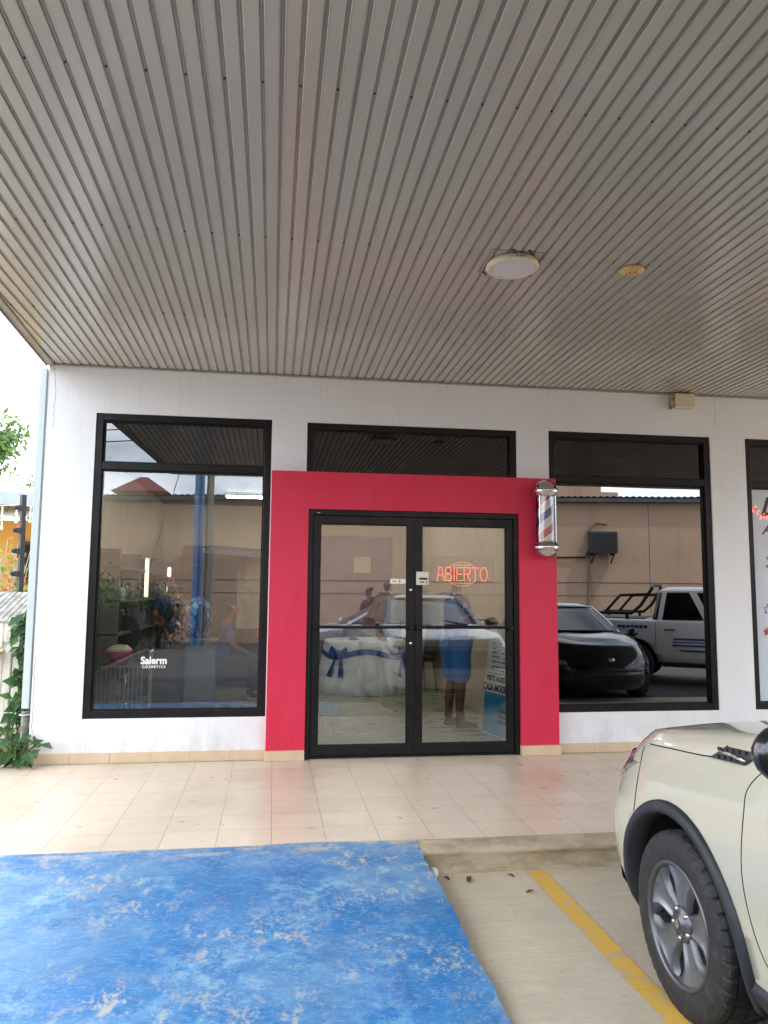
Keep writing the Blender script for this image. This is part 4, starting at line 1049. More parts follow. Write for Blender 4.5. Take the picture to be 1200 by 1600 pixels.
# customer in the blue jersey, seen from his right, facing +x
cust = person('man in navy football jersey and blue shorts standing inside behind the right glass door', (2.0, 8.26, .002), -PI/2+.12,
       dict(elR=(.25, .06, 1.13), wrR=(.2, .29, 1.13), elL=(-.25, .06, 1.13), wrL=(-.15, .28, 1.15), toeL=(-.12, .16, .035), ankL=(-.10, -.06, .09), kneeL=(-.1, -.01, .5), ankR=(.11, .0, .09)), M_SKIN,
       (('jersey', M_JERSEY, 'tshirt'), ('shorts', M_SHORT, 'shorts'), ('sock', M_SOCK, 'socks'), ('shoe', M_SHOE, 'shoes')), M_HAIR, 1.0, 1.12, hem_=.20, short_=1.1)
M_WHITEP = simple('white_print', '#d8dade', .7, 0, 0)
# prints on the jersey: a big 1 and a name across the back, an 8 and a white cuff on the right sleeve
text('back_number', '1', .30, place(0, -.168, 1.17, PI/2, 0, 0), M_WHITEP, cust, bold=.008)
text('sleeve_number', '8', .11, place(.268, -.0, 1.30, PI/2, 0, PI/2), M_WHITEP, cust, bold=.004)
text('shoulder_print', 'ESTUP', .075, place(.10, -.15, 1.385, PI/2-.5, 0, .7), M_WHITEP, cust, bold=.002)
M_CUFF = simple('cuff', '#d06a72', .7, 0, 0)
b = MB(); p0 = Vector((.17, -.01, 1.38)); p1 = Vector((.25, .06, 1.13)); d = (p1-p0).normalized(); c = p0.lerp(p1, .72)
b.tube([c-d*.012, c+d*.016], .083, 18, caps=False); b.build('cuff', M_CUFF, cust, world=False)
# woman at the left window, another woman with a backpack, seated person
M_BLUET = simple('blue_blouse', '#2a4a86', .8, 0, .4, 14); M_MASK = simple('blue_mask', '#6c93b8', .8, 0, .05); M_DENIM = simple('grey_denim', '#39424e', .85, 0, .2)
person('woman in blue blouse and face mask standing between shelves and backpack', (-1.42, 11.2, .002), PI+.5,
       dict(elR=(.25, .05, 1.12), wrR=(.14, .26, 1.1), elL=(-.25, .05, 1.12), wrL=(-.16, .26, 1.06)), M_SKIN2,
       (('blouse', M_BLUET, 'tshirt'), ('trousers', M_DENIM, 'trousers'), ('shoe', M_SHOE, 'shoes')), M_HAIR, .97, .95, None, True, M_MASK)
wom = person('person wearing patterned backpack over navy top leaning at the grey counter', (-.98, 9.7, .002), .75,
       dict(waist=(0, .04, 1.06), chest=(0, .12, 1.22), neckb=(0, .2, 1.34), neck=(0, .24, 1.40), jaw=(0, .31, 1.43), head=(0, .30, 1.51), crown=(0, .29, 1.58), shL=(-.17, .17, 1.31), shR=(.17, .17, 1.31), elL=(-.24, .28, 1.08), elR=(.24, .28, 1.08), wrL=(-.16, .44, 1.0), wrR=(.16, .44, 1.0)), M_SKIN2,
       (('top', simple('navy_top', '#1a2436', .85, 0, .2), 'tshirt'), ('trousers', M_DENIM, 'trousers'), ('shoe', M_SHOE, 'shoes')), M_HAIR, .95, .95)
m = MT('floral_canvas', '#c8ccd8', .8)
vo = m.n('ShaderNodeTexVoronoi'); vo.inputs['Scale'].default_value = 17; m.l(m.coord(), vo.inputs[0]); hs = m.n('ShaderNodeSeparateColor'); m.l(vo.outputs['Color'], hs.inputs[0])
m.mix(m.ramp(hs.outputs[0], .3, .34), '#3a4a9a'); m.mix(m.ramp(hs.outputs[1], .62, .66), '#b04a7a'); m.mix(m.ramp(hs.outputs[2], .68, .72), '#5aa0c0'); m.mix(m.ramp(hs.outputs[0], .82, .86), '#1c2440'); M_FLOR = m.m
bp = thing('backpack', (-.98, 9.7, .90), 'blue and pink floral backpack with dark front worn behind the left window', 'backpack', rz=.75)
b = MB(); b.sphere((0, -.14, .24), .24, 22, 0, (.74, .62, 1.06)); b.build('pack', M_FLOR, bp, world=False)
MB().sphere((-.03, -.24, .22), .14, 18, 0, (.62, .5, 1.25)).build('front_pocket', simple('navy_canvas', '#1c2236', .8, 0, .2), bp, world=False)
b = MB()
for s_ in (-1, 1): b.tube([(s_*.1, -.08, .42), (s_*.13, .06, .48), (s_*.13, .17, .40), (s_*.15, .13, .22), (s_*.13, -.04, .10)], .018, 8)
b.build('strap', M_FLOR, bp, world=False, split=True)
sit = dict(pelvis=(0, 0, .53), waist=(0, -.02, .66), chest=(0, .02, .86), neckb=(0, .05, 1.0), neck=(0, .08, 1.07), jaw=(0, .13, 1.12), head=(0, .12, 1.20), crown=(0, .1, 1.27), hipL=(-.1, .03, .5), hipR=(.1, .03, .5), kneeL=(-.14, .44, .5), kneeR=(.14, .44, .5), ankL=(-.13, .42, .09), ankR=(.13, .42, .09), toeL=(-.14, .6, .035), toeR=(.14, .6, .035),
           shL=(-.17, .03, .96), shR=(.17, .03, .96), elL=(-.23, .12, .72), elR=(.23, .12, .72), wrL=(-.14, .35, .62), wrR=(.14, .35, .62))
person('seated person in bright blue top and black trousers beside the grey counter', (-.66, 10.75, .002), -1.35, sit, M_SKIN2,
       (('blouse', simple('bright_blue', '#2c5aa8', .8, 0, .2), 'tshirt'), ('trousers', M_SUIT, 'trousers'), ('shoe', M_SHOE, 'shoes')), M_HAIR, 1., .95)

# ================================================================== INSIDE THE SHOP
# lit LED sign hanging behind the right door
LX0, LX1, LY, LZ0, LZ1 = 1.475, 2.09, 7.12, 1.445, 1.80
t = thing('led_sign', ((LX0+LX1)/2, LY, LZ0), 'lit red ABIERTO dot sign on a clear panel hanging behind the right door', 'sign')
MB().box(LX0, LX1, LY, LY+.006, LZ0, LZ1).build('clear_panel', glass('acrylic_panel', .03, (.72, .70, .70)), t)
b = MB(); xm = (LX0+LX1)/2
for s_ in (-1, 1): b.tube([(xm+s_*.22, LY+.003, LZ1-.01), (xm+s_*.05, LY+.02, 2.40), (xm+s_*.02, LY+.03, IZ)], .0022, 5)
b.build('hanging_cord', simple('pale_cord', '#b8b2a6', .7, 0, 0), t, split=True)
SEG = {'A': [((0, 0), (.3, 1)), ((.3, 1), (.7, 1)), ((.7, 1), (1, 0)), ((.15, .42), (.85, .42))], 'B': [((0, 0), (0, 1)), ((0, 1), (.75, 1)), ((.75, 1), (.9, .75)), ((.9, .75), (.75, .52)), ((0, .52), (.75, .52)), ((.75, .52), (1, .27)), ((1, .27), (.8, 0)), ((0, 0), (.8, 0))],
       'I': [((.5, 0), (.5, 1))], 'E': [((0, 0), (0, 1)), ((0, 1), (1, 1)), ((0, .5), (.8, .5)), ((0, 0), (1, 0))], 'R': [((0, 0), (0, 1)), ((0, 1), (.8, 1)), ((.8, 1), (1, .76)), ((1, .76), (.8, .5)), ((0, .5), (.8, .5)), ((.45, .5), (1, 0))],
       'T': [((0, 1), (1, 1)), ((.5, 0), (.5, 1))], 'O': [((.25, 0), (.75, 0)), ((.75, 0), (1, .3)), ((1, .3), (1, .7)), ((1, .7), (.75, 1)), ((.75, 1), (.25, 1)), ((.25, 1), (0, .7)), ((0, .7), (0, .3)), ((0, .3), (.25, 0))]}
wds = dict(A=.068, B=.056, I=.016, E=.054, R=.058, T=.064, O=.068); gap = .0175
tot = sum(wds[c] for c in 'ABIERTO')+gap*6; x = xm-tot/2+.0; zl, hl = 1.572, .122; dots = []
for c in 'ABIERTO':
    for (a, d), (e, f) in SEG[c]:
        p0 = (x+a*wds[c], zl+d*hl); p1 = (x+e*wds[c], zl+f*hl); n_ = max(1, round(math.dist(p0, p1)/.0165))
        for i in range(n_+1):
            p = (lerp(p0[0], p1[0], i/n_), lerp(p0[1], p1[1], i/n_))
            if all(math.dist(p, q) > .009 for q in dots): dots.append(p)
    x += wds[c]+gap
M_LR = emit('led_red', (1, .10, .05), 2.6); M_LG = emit('led_green', (.05, .9, .35), 1.2)
def leds(name, pts, mat, r=.0044):
    b = MB()
    for px_, pz in pts: b.sphere((px_, LY-.006, pz), r, 6)
    return b.build(name, mat, t)
leds('letter_led', dots, M_LR)
zc_ = zl+hl/2
leds('red_arc_led', [(xm+.15*math.cos(a), zc_+.112*math.sin(a)) for a in [math.radians(v) for v in list(range(35, 150, 9))+list(range(215, 330, 9))]], M_LR, .0036)
leds('green_led', [(xm+dx, zc_+s_*(.086-.9*dx*dx)) for s_ in (-1, 1) for dx in (-.072, -.048, -.024, 0, .024, .048, .072)], M_LG)
leds('outer_led', [(xm+.27*math.cos(a), zc_+.15*math.sin(a)) for a in [math.radians(v) for v in range(0, 360, 15)]], simple('unlit_led', '#c9c3b8', .4, 0, 0), .003)
# labels stuck on the doors
t = thing('door_label', (1.1, dgy, 1.57), 'white strip label on the left door glass', 'label')
b = MB().box(1.062, 1.205, dgy-.004, dgy-.001, 1.535, 1.578); b.build('sheet', M_PAPER, t)
MB().box(1.08, 1.12, dgy-.0055, dgy-.0042, 1.549, 1.561).box(1.14, 1.155, dgy-.0055, dgy-.0042, 1.545, 1.568).build('print', simple('grey_print', '#9aa0a6', .6, 0, 0), t)
t = thing('hours_card', (1.34, DY, 1.55), 'cream card holder with dark strips on the middle door stile', 'card')
MB().box(1.298, 1.412, DY+.006, DY+.021, 1.525, 1.645, ch=.002).build('card', simple('cream_card', '#d6d0c2', .5, 0, .05), t)
MB().box(1.325, 1.40, DY+.0035, DY+.0065, 1.572, 1.59).box(1.33, 1.37, DY+.0035, DY+.0065, 1.545, 1.556).box(1.385, 1.40, DY+.0035, DY+.0065, 1.545, 1.556).build('print', M_BLACKP, t)
# lettering on the left window
t = thing('window_decal', (-1.0, gy, .81), 'small white two line lettering low on the large window pane above the counter', 'decal')
text('lettering', 'Salerm', .088, Matrix.Translation((0, 0, 0)) @ FRONT(-.005, -.004, .035), M_PAPER, t, .0008, bold=.0028, sx=.92)
text('lettering', 'COSMETICS', .032, FRONT(-.005, -.004, -.018), M_PAPER, t, .0008, bold=.0008, sx=.92, spacing=1.35)
# poster board leaning at the right wall
A, Bp = Vector((2.14, 7.8, 0)), Vector((2.262, 7.24, 0)); dx = Bp-A; LW = dx.length; dxn = dx.normalized(); nrm = Vector((dxn.y, -dxn.x, 0))
t = thing('sign_board', tuple(A), 'tall white and cyan notice board leaning at the wall behind the right door', 'sign', rz=math.atan2(dxn.y, dxn.x))
def SB(x, y, z): return Matrix.Rotation(-.10, 4, 'X') @ place(x, y, z, PI/2)
b = MB(); b.obox(Matrix.Rotation(-.10, 4, 'X') @ place(LW/2, .012, .585), LW, .02, 1.07); b.build('board', M_PAPER, t, world=False)
M_CYAN = simple('cyan_print', '#1f8fc0', .5, 0, .1); M_NAVY = simple('navy_print', '#1d2a48', .6, 0, 0)
b = MB(); b.obox(Matrix.Rotation(-.10, 4, 'X') @ place(LW/2, .0, .26), LW*.94, .003, .40); b.build('cyan_block', M_CYAN, t, world=False)
text('lettering', 'VISITE NUESTRA', .075, SB(LW/2, -.002, .60), M_NAVY, t, .001, bold=.002, sx=.92)
text('lettering', 'CASA MODELO!', .095, SB(LW/2, -.002, .51), M_NAVY, t, .001, bold=.003, sx=.88)
b = MB(); q = random.Random(4)
for z in (.95, .90, .86, .82, .77, .72, .685):
    x_ = .12
    while x_ < LW-.08: w_ = q.uniform(.02, .09); b.obox(Matrix.Rotation(-.10, 4, 'X') @ place(x_+w_/2, 0, z), w_, .003, .014); x_ += w_+.018+(.1 if q.random() < .2 else 0)
b.obox(Matrix.Rotation(-.10, 4, 'X') @ place(LW/2, 0, .655), LW*.9, .003, .006)
b.build('print_line', simple('blue_print', '#3f6fa8', .6, 0, 0), t, world=False)
b = MB()
for z in (.30, .25, .2): b.obox(Matrix.Rotation(-.10, 4, 'X') @ place(LW*.75, -.002, z), LW*.34, .003, .03)
b.build('number_line', M_NAVY, t, world=False)
b = MB(); b.obox(Matrix.Rotation(-.10, 4, 'X') @ place(LW*.28, .006, .60), .012, .004, 1.0); b.build('edge_strip', M_STEEL, t, world=False)
# round table with white cloth and blue sash
TX, TY = 1.40, 11.6
m = MT('white_cloth', '#dfe2e6', .8); m.bump(m.noise(6, 3, .5, (1, 1, .25)), .4, .02); M_CLOTH = m.m
b = MB(); rs = []
for z, r in ((.002, .72), (.2, .69), (.45, .645), (.66, .62), (.735, .605), (.75, .59), (.752, .3), (.752, .01)):
    rs.append([(TX+(r+(.022*math.sin(9*a)+.014*math.sin(17*a+1))*max(0, (.72-z)/.72))*math.cos(a), TY+(r+(.022*math.sin(9*a)+.014*math.sin(17*a+1))*max(0, (.72-z)/.72))*math.sin(a), z+.004) for a in [2*PI*k/120 for k in range(120)]])
b.rings(rs); t = thing('cloth_table', (TX, TY, 0), 'round table under floor-length white cloth with blue sash behind the left door', 'table')
b.build('tablecloth', M_CLOTH, t)
M_SASH = simple('blue_sash', '#27479a', .6, 0, .2, 9)
b = MB(); sag = lambda a: .57+.045*math.cos(4*a+.3)
pts = [(TX+.655*math.cos(a), TY+.655*math.sin(a), sag(a)) for a in [2*PI*k/60 for k in range(61)]]
for i in range(60):
    p, q = pts[i], pts[i+1]; b.quad((p[0], p[1], p[2]-.04), (q[0], q[1], q[2]-.04), (q[0], q[1], q[2]+.04), (p[0], p[1], p[2]+.04))
for a in (-2.25, -.75):
    c = Vector((TX+.67*math.cos(a), TY+.67*math.sin(a), .60)); rd = Vector((math.cos(a), math.sin(a), 0)); tg = Vector((-rd.y, rd.x, 0))
    for s_ in (-1, 1):
        b.add([c, c+tg*s_*.13+Vector((0, 0, .09))+rd*.03, c+tg*s_*.17+rd*.05, c+tg*s_*.12-Vector((0, 0, .05))+rd*.03], [(0, 1, 2, 3)])
        b.add([c, c+tg*s_*.04+rd*.02, c+tg*s_*.10-Vector((0, 0, .36))+rd*.06, c+tg*(s_*.10-.09)-Vector((0, 0, .34))+rd*.06], [(0, 1, 2, 3)])
    b.sphere(tuple(c+rd*.02), .035, 10)
b.build('sash', M_SASH, t)
for i, (x, y, r, nm, lb, mt) in enumerate(((1.2, 11.35, .09, 'serving_plate', 'small brown plate at the left of the white table', simple('brown_plate', '#7a5c40', .4)), (1.62, 11.3, .1, 'serving_plate', 'pale plate at the right of the white table', M_CREAM))):
    t = thing(nm, (x, y, .757), lb, 'plate', 'plates on the white table')
    MB().lathe([(0, .0), (r*.6, 0), (r, .018), (r*.97, .021), (r*.55, .006), (0, .006)], (x, y, .757), 'z', 24, close=False).build('dish', mt, t)
    b = MB(); q = random.Random(i)
    for k in range(7): b.sphere((x+q.uniform(-.04, .04), y+q.uniform(-.04, .04), .78+q.uniform(0, .015)), .022, 8)
    b.build('snack', simple('snack', '#a9865a', .7, 0, .3, 30), t, split=True)
# chairs: black, slim steel legs
def chair(loc, rz, label, group='black waiting chairs'):
    t = thing('waiting_chair', loc, label, 'chair', group, rz)
    MB().box(-.23, .23, -.22, .23, .43, .49, ch=.02).build('seat', M_BLACKP, t, world=False)
    M = place(0, -.235, .72, .14); MB().obox(M, .44, .045, .46, 0, .02).build('backrest', M_BLACKP, t, world=False)
    for sx_ in (-1, 1):
        for sy in (-1, 1): MB().tube([(sx_*.2, sy*.18, .44), (sx_*.22, sy*.23, .0)], .013, 8).build('leg', M_BLACKP, t, world=False)
chair((2.2, 11.6, .002), PI*.5+.2, 'black chair between the man and the white table')
chair((1.95, 12.6, .002), PI, 'black chair against the mauve wall behind the man')
# sofa by the relief wall, with a bag
t = thing('black_sofa', (-.35, 12.3, .002), 'low black two seat sofa before the white relief wall', 'sofa', rz=.15)
MB().box(-.38, .38, -.3, .38, .08, .44, ch=.05).build('seat', M_SUIT, t, world=False)
MB().box(-.38, .38, .22, .4, .44, .86, ch=.06).build('backrest', M_SUIT, t, world=False)
for s_ in (-1, 1): MB().box(s_*.46-.08, s_*.46+.08, -.32, .4, .06, .62, ch=.05).build('armrest', M_SUIT, t, world=False)
t = thing('tote_bag', (-.1, 12.0, .44), 'navy bag with red top standing on the sofa', 'bag')
b = MB(); b.rings([[(x_*s_-.1, y_*s_+12.0, z) for x_, y_ in ((-.15, -.09), (.15, -.09), (.15, .09), (-.15, .09))] for z, s_ in ((.445, .9), (.6, 1.05), (.75, .95))], sm=False); b.build('pouch', simple('navy_bag', '#18203c', .8, 0, .2), t)
b = MB(); b.rings([[(x_*s_-.1, y_*s_+12.0, z) for x_, y_ in ((-.15, -.09), (.15, -.09), (.15, .09), (-.15, .09))] for z, s_ in ((.752, .95), (.86, .7))], sm=False); b.build('flap', simple('red_flap', '#a83a3a', .8, 0, .2), t)
# grey reception counter and black tool trolley
t = thing('grey_counter', (-.95, 9.25, 0), 'grey slab counter standing before the backpack', 'counter')
M_GREYC = simple('grey_laminate', '#5d6a74', .5, 0, .1, 4)
MB().box(-.98, -.64, 9.2, 9.5, .08, .86, ch=.008).build('cabinet', M_GREYC, t); MB().box(-1.0, -.62, 9.17, 9.52, .862, .895, ch=.004).build('worktop', M_GREYC, t)
t = thing('tool_trolley', (-1.2, 9.1, 0), 'black salon trolley with drawers left of the grey counter', 'trolley')
MB().box(-1.4, -1.02, 8.95, 9.28, .1, .78, ch=.012).build('frame', M_SUIT, t)
for i in range(4): MB().box(-1.385, -1.035, 8.935, 8.952, .16+.15*i, .29+.15*i, ch=.004).build('drawer', M_BLACKP, t)
for sx_ in (-1.37, -1.05):
    for sy in (8.98, 9.25): MB().lathe([(0, -.015), (.045, -.015), (.05, 0), (.045, .015), (0, .015)], (sx_, sy, .052), 'x', 14).build('castor', M_BLACKP, t)
# shelving with bottles along the left inner wall
M_SHELF = simple('grey_shelf', '#77766f', .5, 0, .15, 5)
t = thing('product_shelf', (IX0, 10.6, 0), 'tall grey wall shelf packed with salon products at the left', 'shelf')
b = MB()
for y in (8.6, 9.9, 11.2, 12.6): b.box(IX0+.002, IX0+.26, y-.02, y+.02, 0, 1.9)
b.build('upright', M_SHELF, t, split=True)
SZ = (.25, .62, .98, 1.34, 1.7)
for z in SZ: MB().box(IX0+.003, IX0+.28, 8.58, 12.62, z-.012, z+.012).build('shelf_board', M_SHELF, t)
q = random.Random(9); cols = [simple(f'bottle_colour_{c}', c2_, .35, 0, .05) for c, c2_ in enumerate(('#c9c5bd', '#8f7fa0', '#3d4a78', '#b46a88', '#d8d4cc', '#2a2a30', '#7c6a50', '#5f8f92'))]
protos = {}; CN = ('cream', 'mauve', 'navy', 'pink', 'white', 'black', 'brown', 'teal'); SN = {.16: 'short', .2: 'medium height', .24: 'tall'}; RN = ('lowest', 'second lowest', 'middle', 'second highest')
n_b = 0
for z in SZ[:4]:
    y = 8.72
    while y < 12.5:
        ci = q.randrange(8); hgt = q.choice((.16, .2, .24)); key = (ci, hgt)
        if any(abs(y-u) < .07 for u in (9.9, 11.2)): y += .14
        if key not in protos:
            o = thing('product_bottle', (IX0+.15, y, z+.013), 'x', 'bottle')
            MB().lathe([(0, 0), (.038, 0), (.042, .008), (.042, hgt*.68), (.03, hgt*.78), (.014, hgt*.82), (.014, hgt*.86), (0, hgt*.86)], n=14, close=False).build('bottle_body', cols[ci], o, world=False)
            MB().lathe([(0, hgt*.861), (.018, hgt*.861), (.018, hgt), (0, hgt)], n=12, close=False).build('cap', cols[(ci+5) % 8], o, world=False)
            protos[key] = o
        else:
            o = copy_tree(protos[key]); o.location = (IX0+.15, y, z+.013)
        o['group'] = 'salon bottles on the left shelf'; o['label'] = f'{CN[ci]} salon bottle, {SN[hgt]}, on the {RN[SZ.index(z)]} board of the grey wall shelf'; n_b += 1
        y += q.uniform(.2, .34)
t = thing('pink_basket', (-1.56, 8.9, 1.0), 'pink round box with clear lid on the low left display', 'basket')
MB().lathe([(0, 0), (.10, 0), (.13, .12), (.125, .125), (.1, .01), (0, .01)], (-1.60, 8.62, .68), 'z', 24, close=False).build('tub', simple('pink_plastic', '#c0508c', .4), t)
MB().lathe([(.132, .126), (.13, .15), (.08, .19), (0, .2)], (-1.60, 8.62, .68), 'z', 24, close=False).build('lid', M_CREAM, t)
t = thing('display_stand', (-1.6, 8.6, 0), 'dark low display rack at the bottom left of the left window', 'rack')
b = MB()
for i in range(11): b.tube([(-1.78+.045*i, 8.45, .05), (-1.78+.045*i, 8.45, .66)], .006, 6)
for z in (.06, .3, .66): b.tube([(-1.8, 8.45, z), (-1.3, 8.45, z)], .008, 6)
b.build('wire_front', M_STEEL, t); MB().box(-1.8, -1.3, 8.46, 8.8, .64, .675).box(-1.8, -1.3, 8.46, 8.8, .28, .31).build('shelf_board', M_SHELF, t)
t = thing('salon_chair', (-1.75, 9.5, 0), 'black round-backed salon chair at the far left window edge', 'chair')
MB().box(-1.86, -1.5, 9.3, 9.7, .5, .6, ch=.04).build('seat', M_SUIT, t); b = MB().sphere((-1.67, 9.32, .95), .17, 18, 0, (1, .28, 1.3)); b.build('backrest', M_SUIT, t)
MB().lathe([(.2, 0), (.2, .02), (.03, .05), (.03, .5)], (-1.68, 9.5, .004), 'z', 24).build('pedestal', M_CHROME, t)
t = thing('chrome_post', (-1.07, 8.1, 0), 'upright chrome post standing before the trolley', 'post')
MB().lathe([(0, 0), (.13, .0), (.13, .012), (.025, .03), (.02, .06), (.02, .80), (.03, .81), (.03, .84), (0, .845)], (-1.225, 8.3, .004), 'z', 20, close=False).build('post', M_CHROME, t)
t = thing('wall_cabinet', (-.9, 12.6, 1.25), 'wooden wall cabinet with slanted shade near the blue reflection', 'cabinet')
MB().box(-1.45, -1.05, 12.9, 13.5, 1.1, 2.2, ch=.01).build('carcass', simple('oak_laminate', '#6e5838', .5, 0, .3, 5), t)
b = MB(); b.add([(-1.1, 12.3, 2.05), (.0, 12.3, 1.98), (.0, 13.5, 2.12), (-1.1, 13.5, 2.2), (-1.1, 12.3, 2.1), (.0, 12.3, 2.03), (.0, 13.5, 2.17), (-1.1, 13.5, 2.25)], [(0, 1, 2, 3), (4, 5, 6, 7), (0, 1, 5, 4), (1, 2, 6, 5), (2, 3, 7, 6), (3, 0, 4, 7)]); b.build('hood', simple('slate_blue', '#50606a', .5, 0, .1), t)
MB().box(-1.02, -.6, 13.45, 13.52, .7, 2.0).build('back_panel', simple('slate_panel', '#47565f', .5, 0, .1), t)
# framed mirror on the back wall behind the left door
t = thing('wall_mirror', (.35, IY1-.06, 1.5), 'cream framed mirror on the back wall behind the left door', 'mirror')
b = MB(); X0_, X1_, Z0_, Z1_ = -.05, .5, .9, 1.75; f_ = .05
b.box(X0_, X0_+f_, IY1-.08, IY1-.08+.05, Z0_, Z1_); b.box(X1_-f_, X1_, IY1-.08, IY1-.03, Z0_, Z1_); b.box(X0_+f_, X1_-f_, IY1-.08, IY1-.03, Z1_-f_, Z1_); b.box(X0_+f_, X1_-f_, IY1-.08, IY1-.03, Z0_, Z0_+f_)
b.build('frame', M_CREAM, t); MB().quad((X0_+f_, IY1-.05, Z0_+f_), (X1_-f_, IY1-.05, Z0_+f_), (X1_-f_, IY1-.05, Z1_-f_), (X0_+f_, IY1-.05, Z1_-f_)).build('mirror_glass', simple('mirror', (.5, .48, .45), .08, 1., 0), t)
t = thing('wall_notice', (1.75, IY1-.06, 1.9), 'small cream sheet on the mauve back wall', 'notice')
MB().box(1.42, 1.72, IY1-.058, IY1-.052, 1.80, 2.08).build('sheet', simple('cream_sheet', '#cfc6a2', .7, 0, .05), t)
# lit strips between the styling mirrors and ceiling tubes
M_STRIP = emit('lamp_strip', (1, .86, .62), 1.3); M_TUBE = emit('lamp_tube', (1, .96, .9), 38)
for i, (px_, y, z0, z1, lb) in enumerate(((-1.76, 9.0, .88, 1.86, 'tall lit strip lamp nearest the left window edge'), (-1.6, 10.2, 1.38, 1.86, 'lit strip lamp on the shelf between the other two'), (-1.45, 11.2, 1.36, 1.78, 'lit strip lamp beside the wooden cabinet'))):
    t = thing('strip_lamp', (px_, y, z0), lb, 'lamp', 'vertical strip lamps inside the shop')
    MB().box(px_-.03, px_+.03, y+.02, y+.05, z0-.02, z1+.02, ch=.004).build('housing', M_CREAM, t)
    MB().box(px_-.02, px_+.02, y, y+.02, z0, z1, ch=.004).build('tube', M_STRIP, t)
for i, (x, y, lb) in enumerate(((-.8, 8.5, 'added unseen ceiling tube lamp close behind the left window head'), (1.2, 8.8, 'added unseen ceiling tube lamp close behind the glass doors'), (-.42, 11.8, 'ceiling tube lamp deeper in the shop'), (1.5, 11.5, 'ceiling tube lamp above the white table'))):  # the first two lamps are added out of view to brighten the interior
    t = thing('tube_lamp', (x, y, IZ), lb, 'lamp', 'ceiling tube lamps inside the shop')
    MB().box(x-.32, x+.32, y-.07, y+.07, IZ-.05, IZ-.001, ch=.006).build('housing', M_CREAM, t)
    for s_ in (-1, 1): MB().tube([(x-.3, y+s_*.035, IZ-.062), (x+.3, y+s_*.035, IZ-.062)], .013, 10).build('tube', M_TUBE, t)
# printed film behind the far right window
t = thing('window_film', (5.4, gy+.02, 1.5), 'pale blue printed film with scripts and stars in the rightmost window', 'window film')
MB().box(4.69, 6.24, gy-.006, gy-.003, .42, 2.51).build('film', simple('pale_blue_film', '#c3ccd6', .5, 0, .05, 2), t)
def wtxt(s_, size, x, z, colr, sh=.35, rz=0, bold=.0, align='LEFT'):
    M = Matrix.Translation((x-5.4, -.0275, z-1.5)) @ Euler((PI/2, -rz, 0)).to_matrix().to_4x4()
    text('lettering', s_, size, M, colr, t, .0008, sh, align, 1., bold)
C_BLK = simple('film_black', '#2a2730', .5, 0, 0); C_RED = simple('film_red', '#b0323c', .5, 0, 0); C_OR = simple('film_orange', '#b0644a', .5, 0, 0); C_MAR = simple('film_maroon', '#6a2434', .5, 0, 0); C_GRN = simple('film_green', '#7a9a4a', .5, 0, 0)
# placed just behind the glass, on the film
for s_, size, x, z, c_, rz, bo in (('Damas', .26, 4.80, 2.33, C_BLK, 0, .006), ('Accesorios', .17, 4.81, 2.11, C_MAR, 0, .002), ('Moda', .16, 4.89, 1.68, C_OR, PI/2-.15, .002), ('Maquillaje', .18, 4.86, 1.48, C_MAR, 0, .003), ('Moda', .16, 4.87, .80, C_OR, PI/2-.15, .002)): wtxt(s_, size, x, z, c_, .35, rz, bo)
def star(cx_, cz_, r, mat_, outline=False):
    P = [(r*(1 if k % 2 == 0 else .42)*math.sin(k*PI/5), r*(1 if k % 2 == 0 else .42)*math.cos(k*PI/5)) for k in range(10)]
    b = MB(); y = gy-.009
    if outline: b.tube([(cx_+p[0], y, cz_+p[1]) for p in P+[P[0]]], .003, 4)
    else: b.prism(P, .002, place(cx_, y+.001, cz_, PI/2))
    b.build('star', mat_, t)
for cx_, cz_, r, mat_, ol in ((4.84, 1.32, .055, C_BLK, True), (4.93, 1.2, .045, C_RED, False), (4.82, 1.10, .05, C_RED, False), (4.86, .66, .055, C_BLK, True), (4.85, .52, .05, C_RED, False), (5.2, 1.3, .05, C_RED, False), (5.3, .7, .05, C_RED, False), (5.6, 1.0, .06, C_BLK, True)): star(cx_, cz_, r, mat_, ol)
# small red dot light string hanging in front of the film
t2 = thing('light_string', (4.9, gy+.01, 2.3), 'lit red fairy lights hung over the script in the rightmost window', 'fairy lights')
b = MB(); q = random.Random(2)
pts_ = [(4.72+.03*i, gy-.016, 2.27+.05*math.sin(i*1.1)+q.uniform(-.02, .02)) for i in range(24)]
b.tube(pts_, .0015, 4); b.build('wire', M_BLACKP, t2); b = MB()
for p in pts_: b.sphere(p, .007, 6); b.sphere((p[0]+q.uniform(-.02, .02), p[1], p[2]+q.uniform(-.03, .03)), .006, 6)
b.build('bulb', M_LR, t2, split=True)
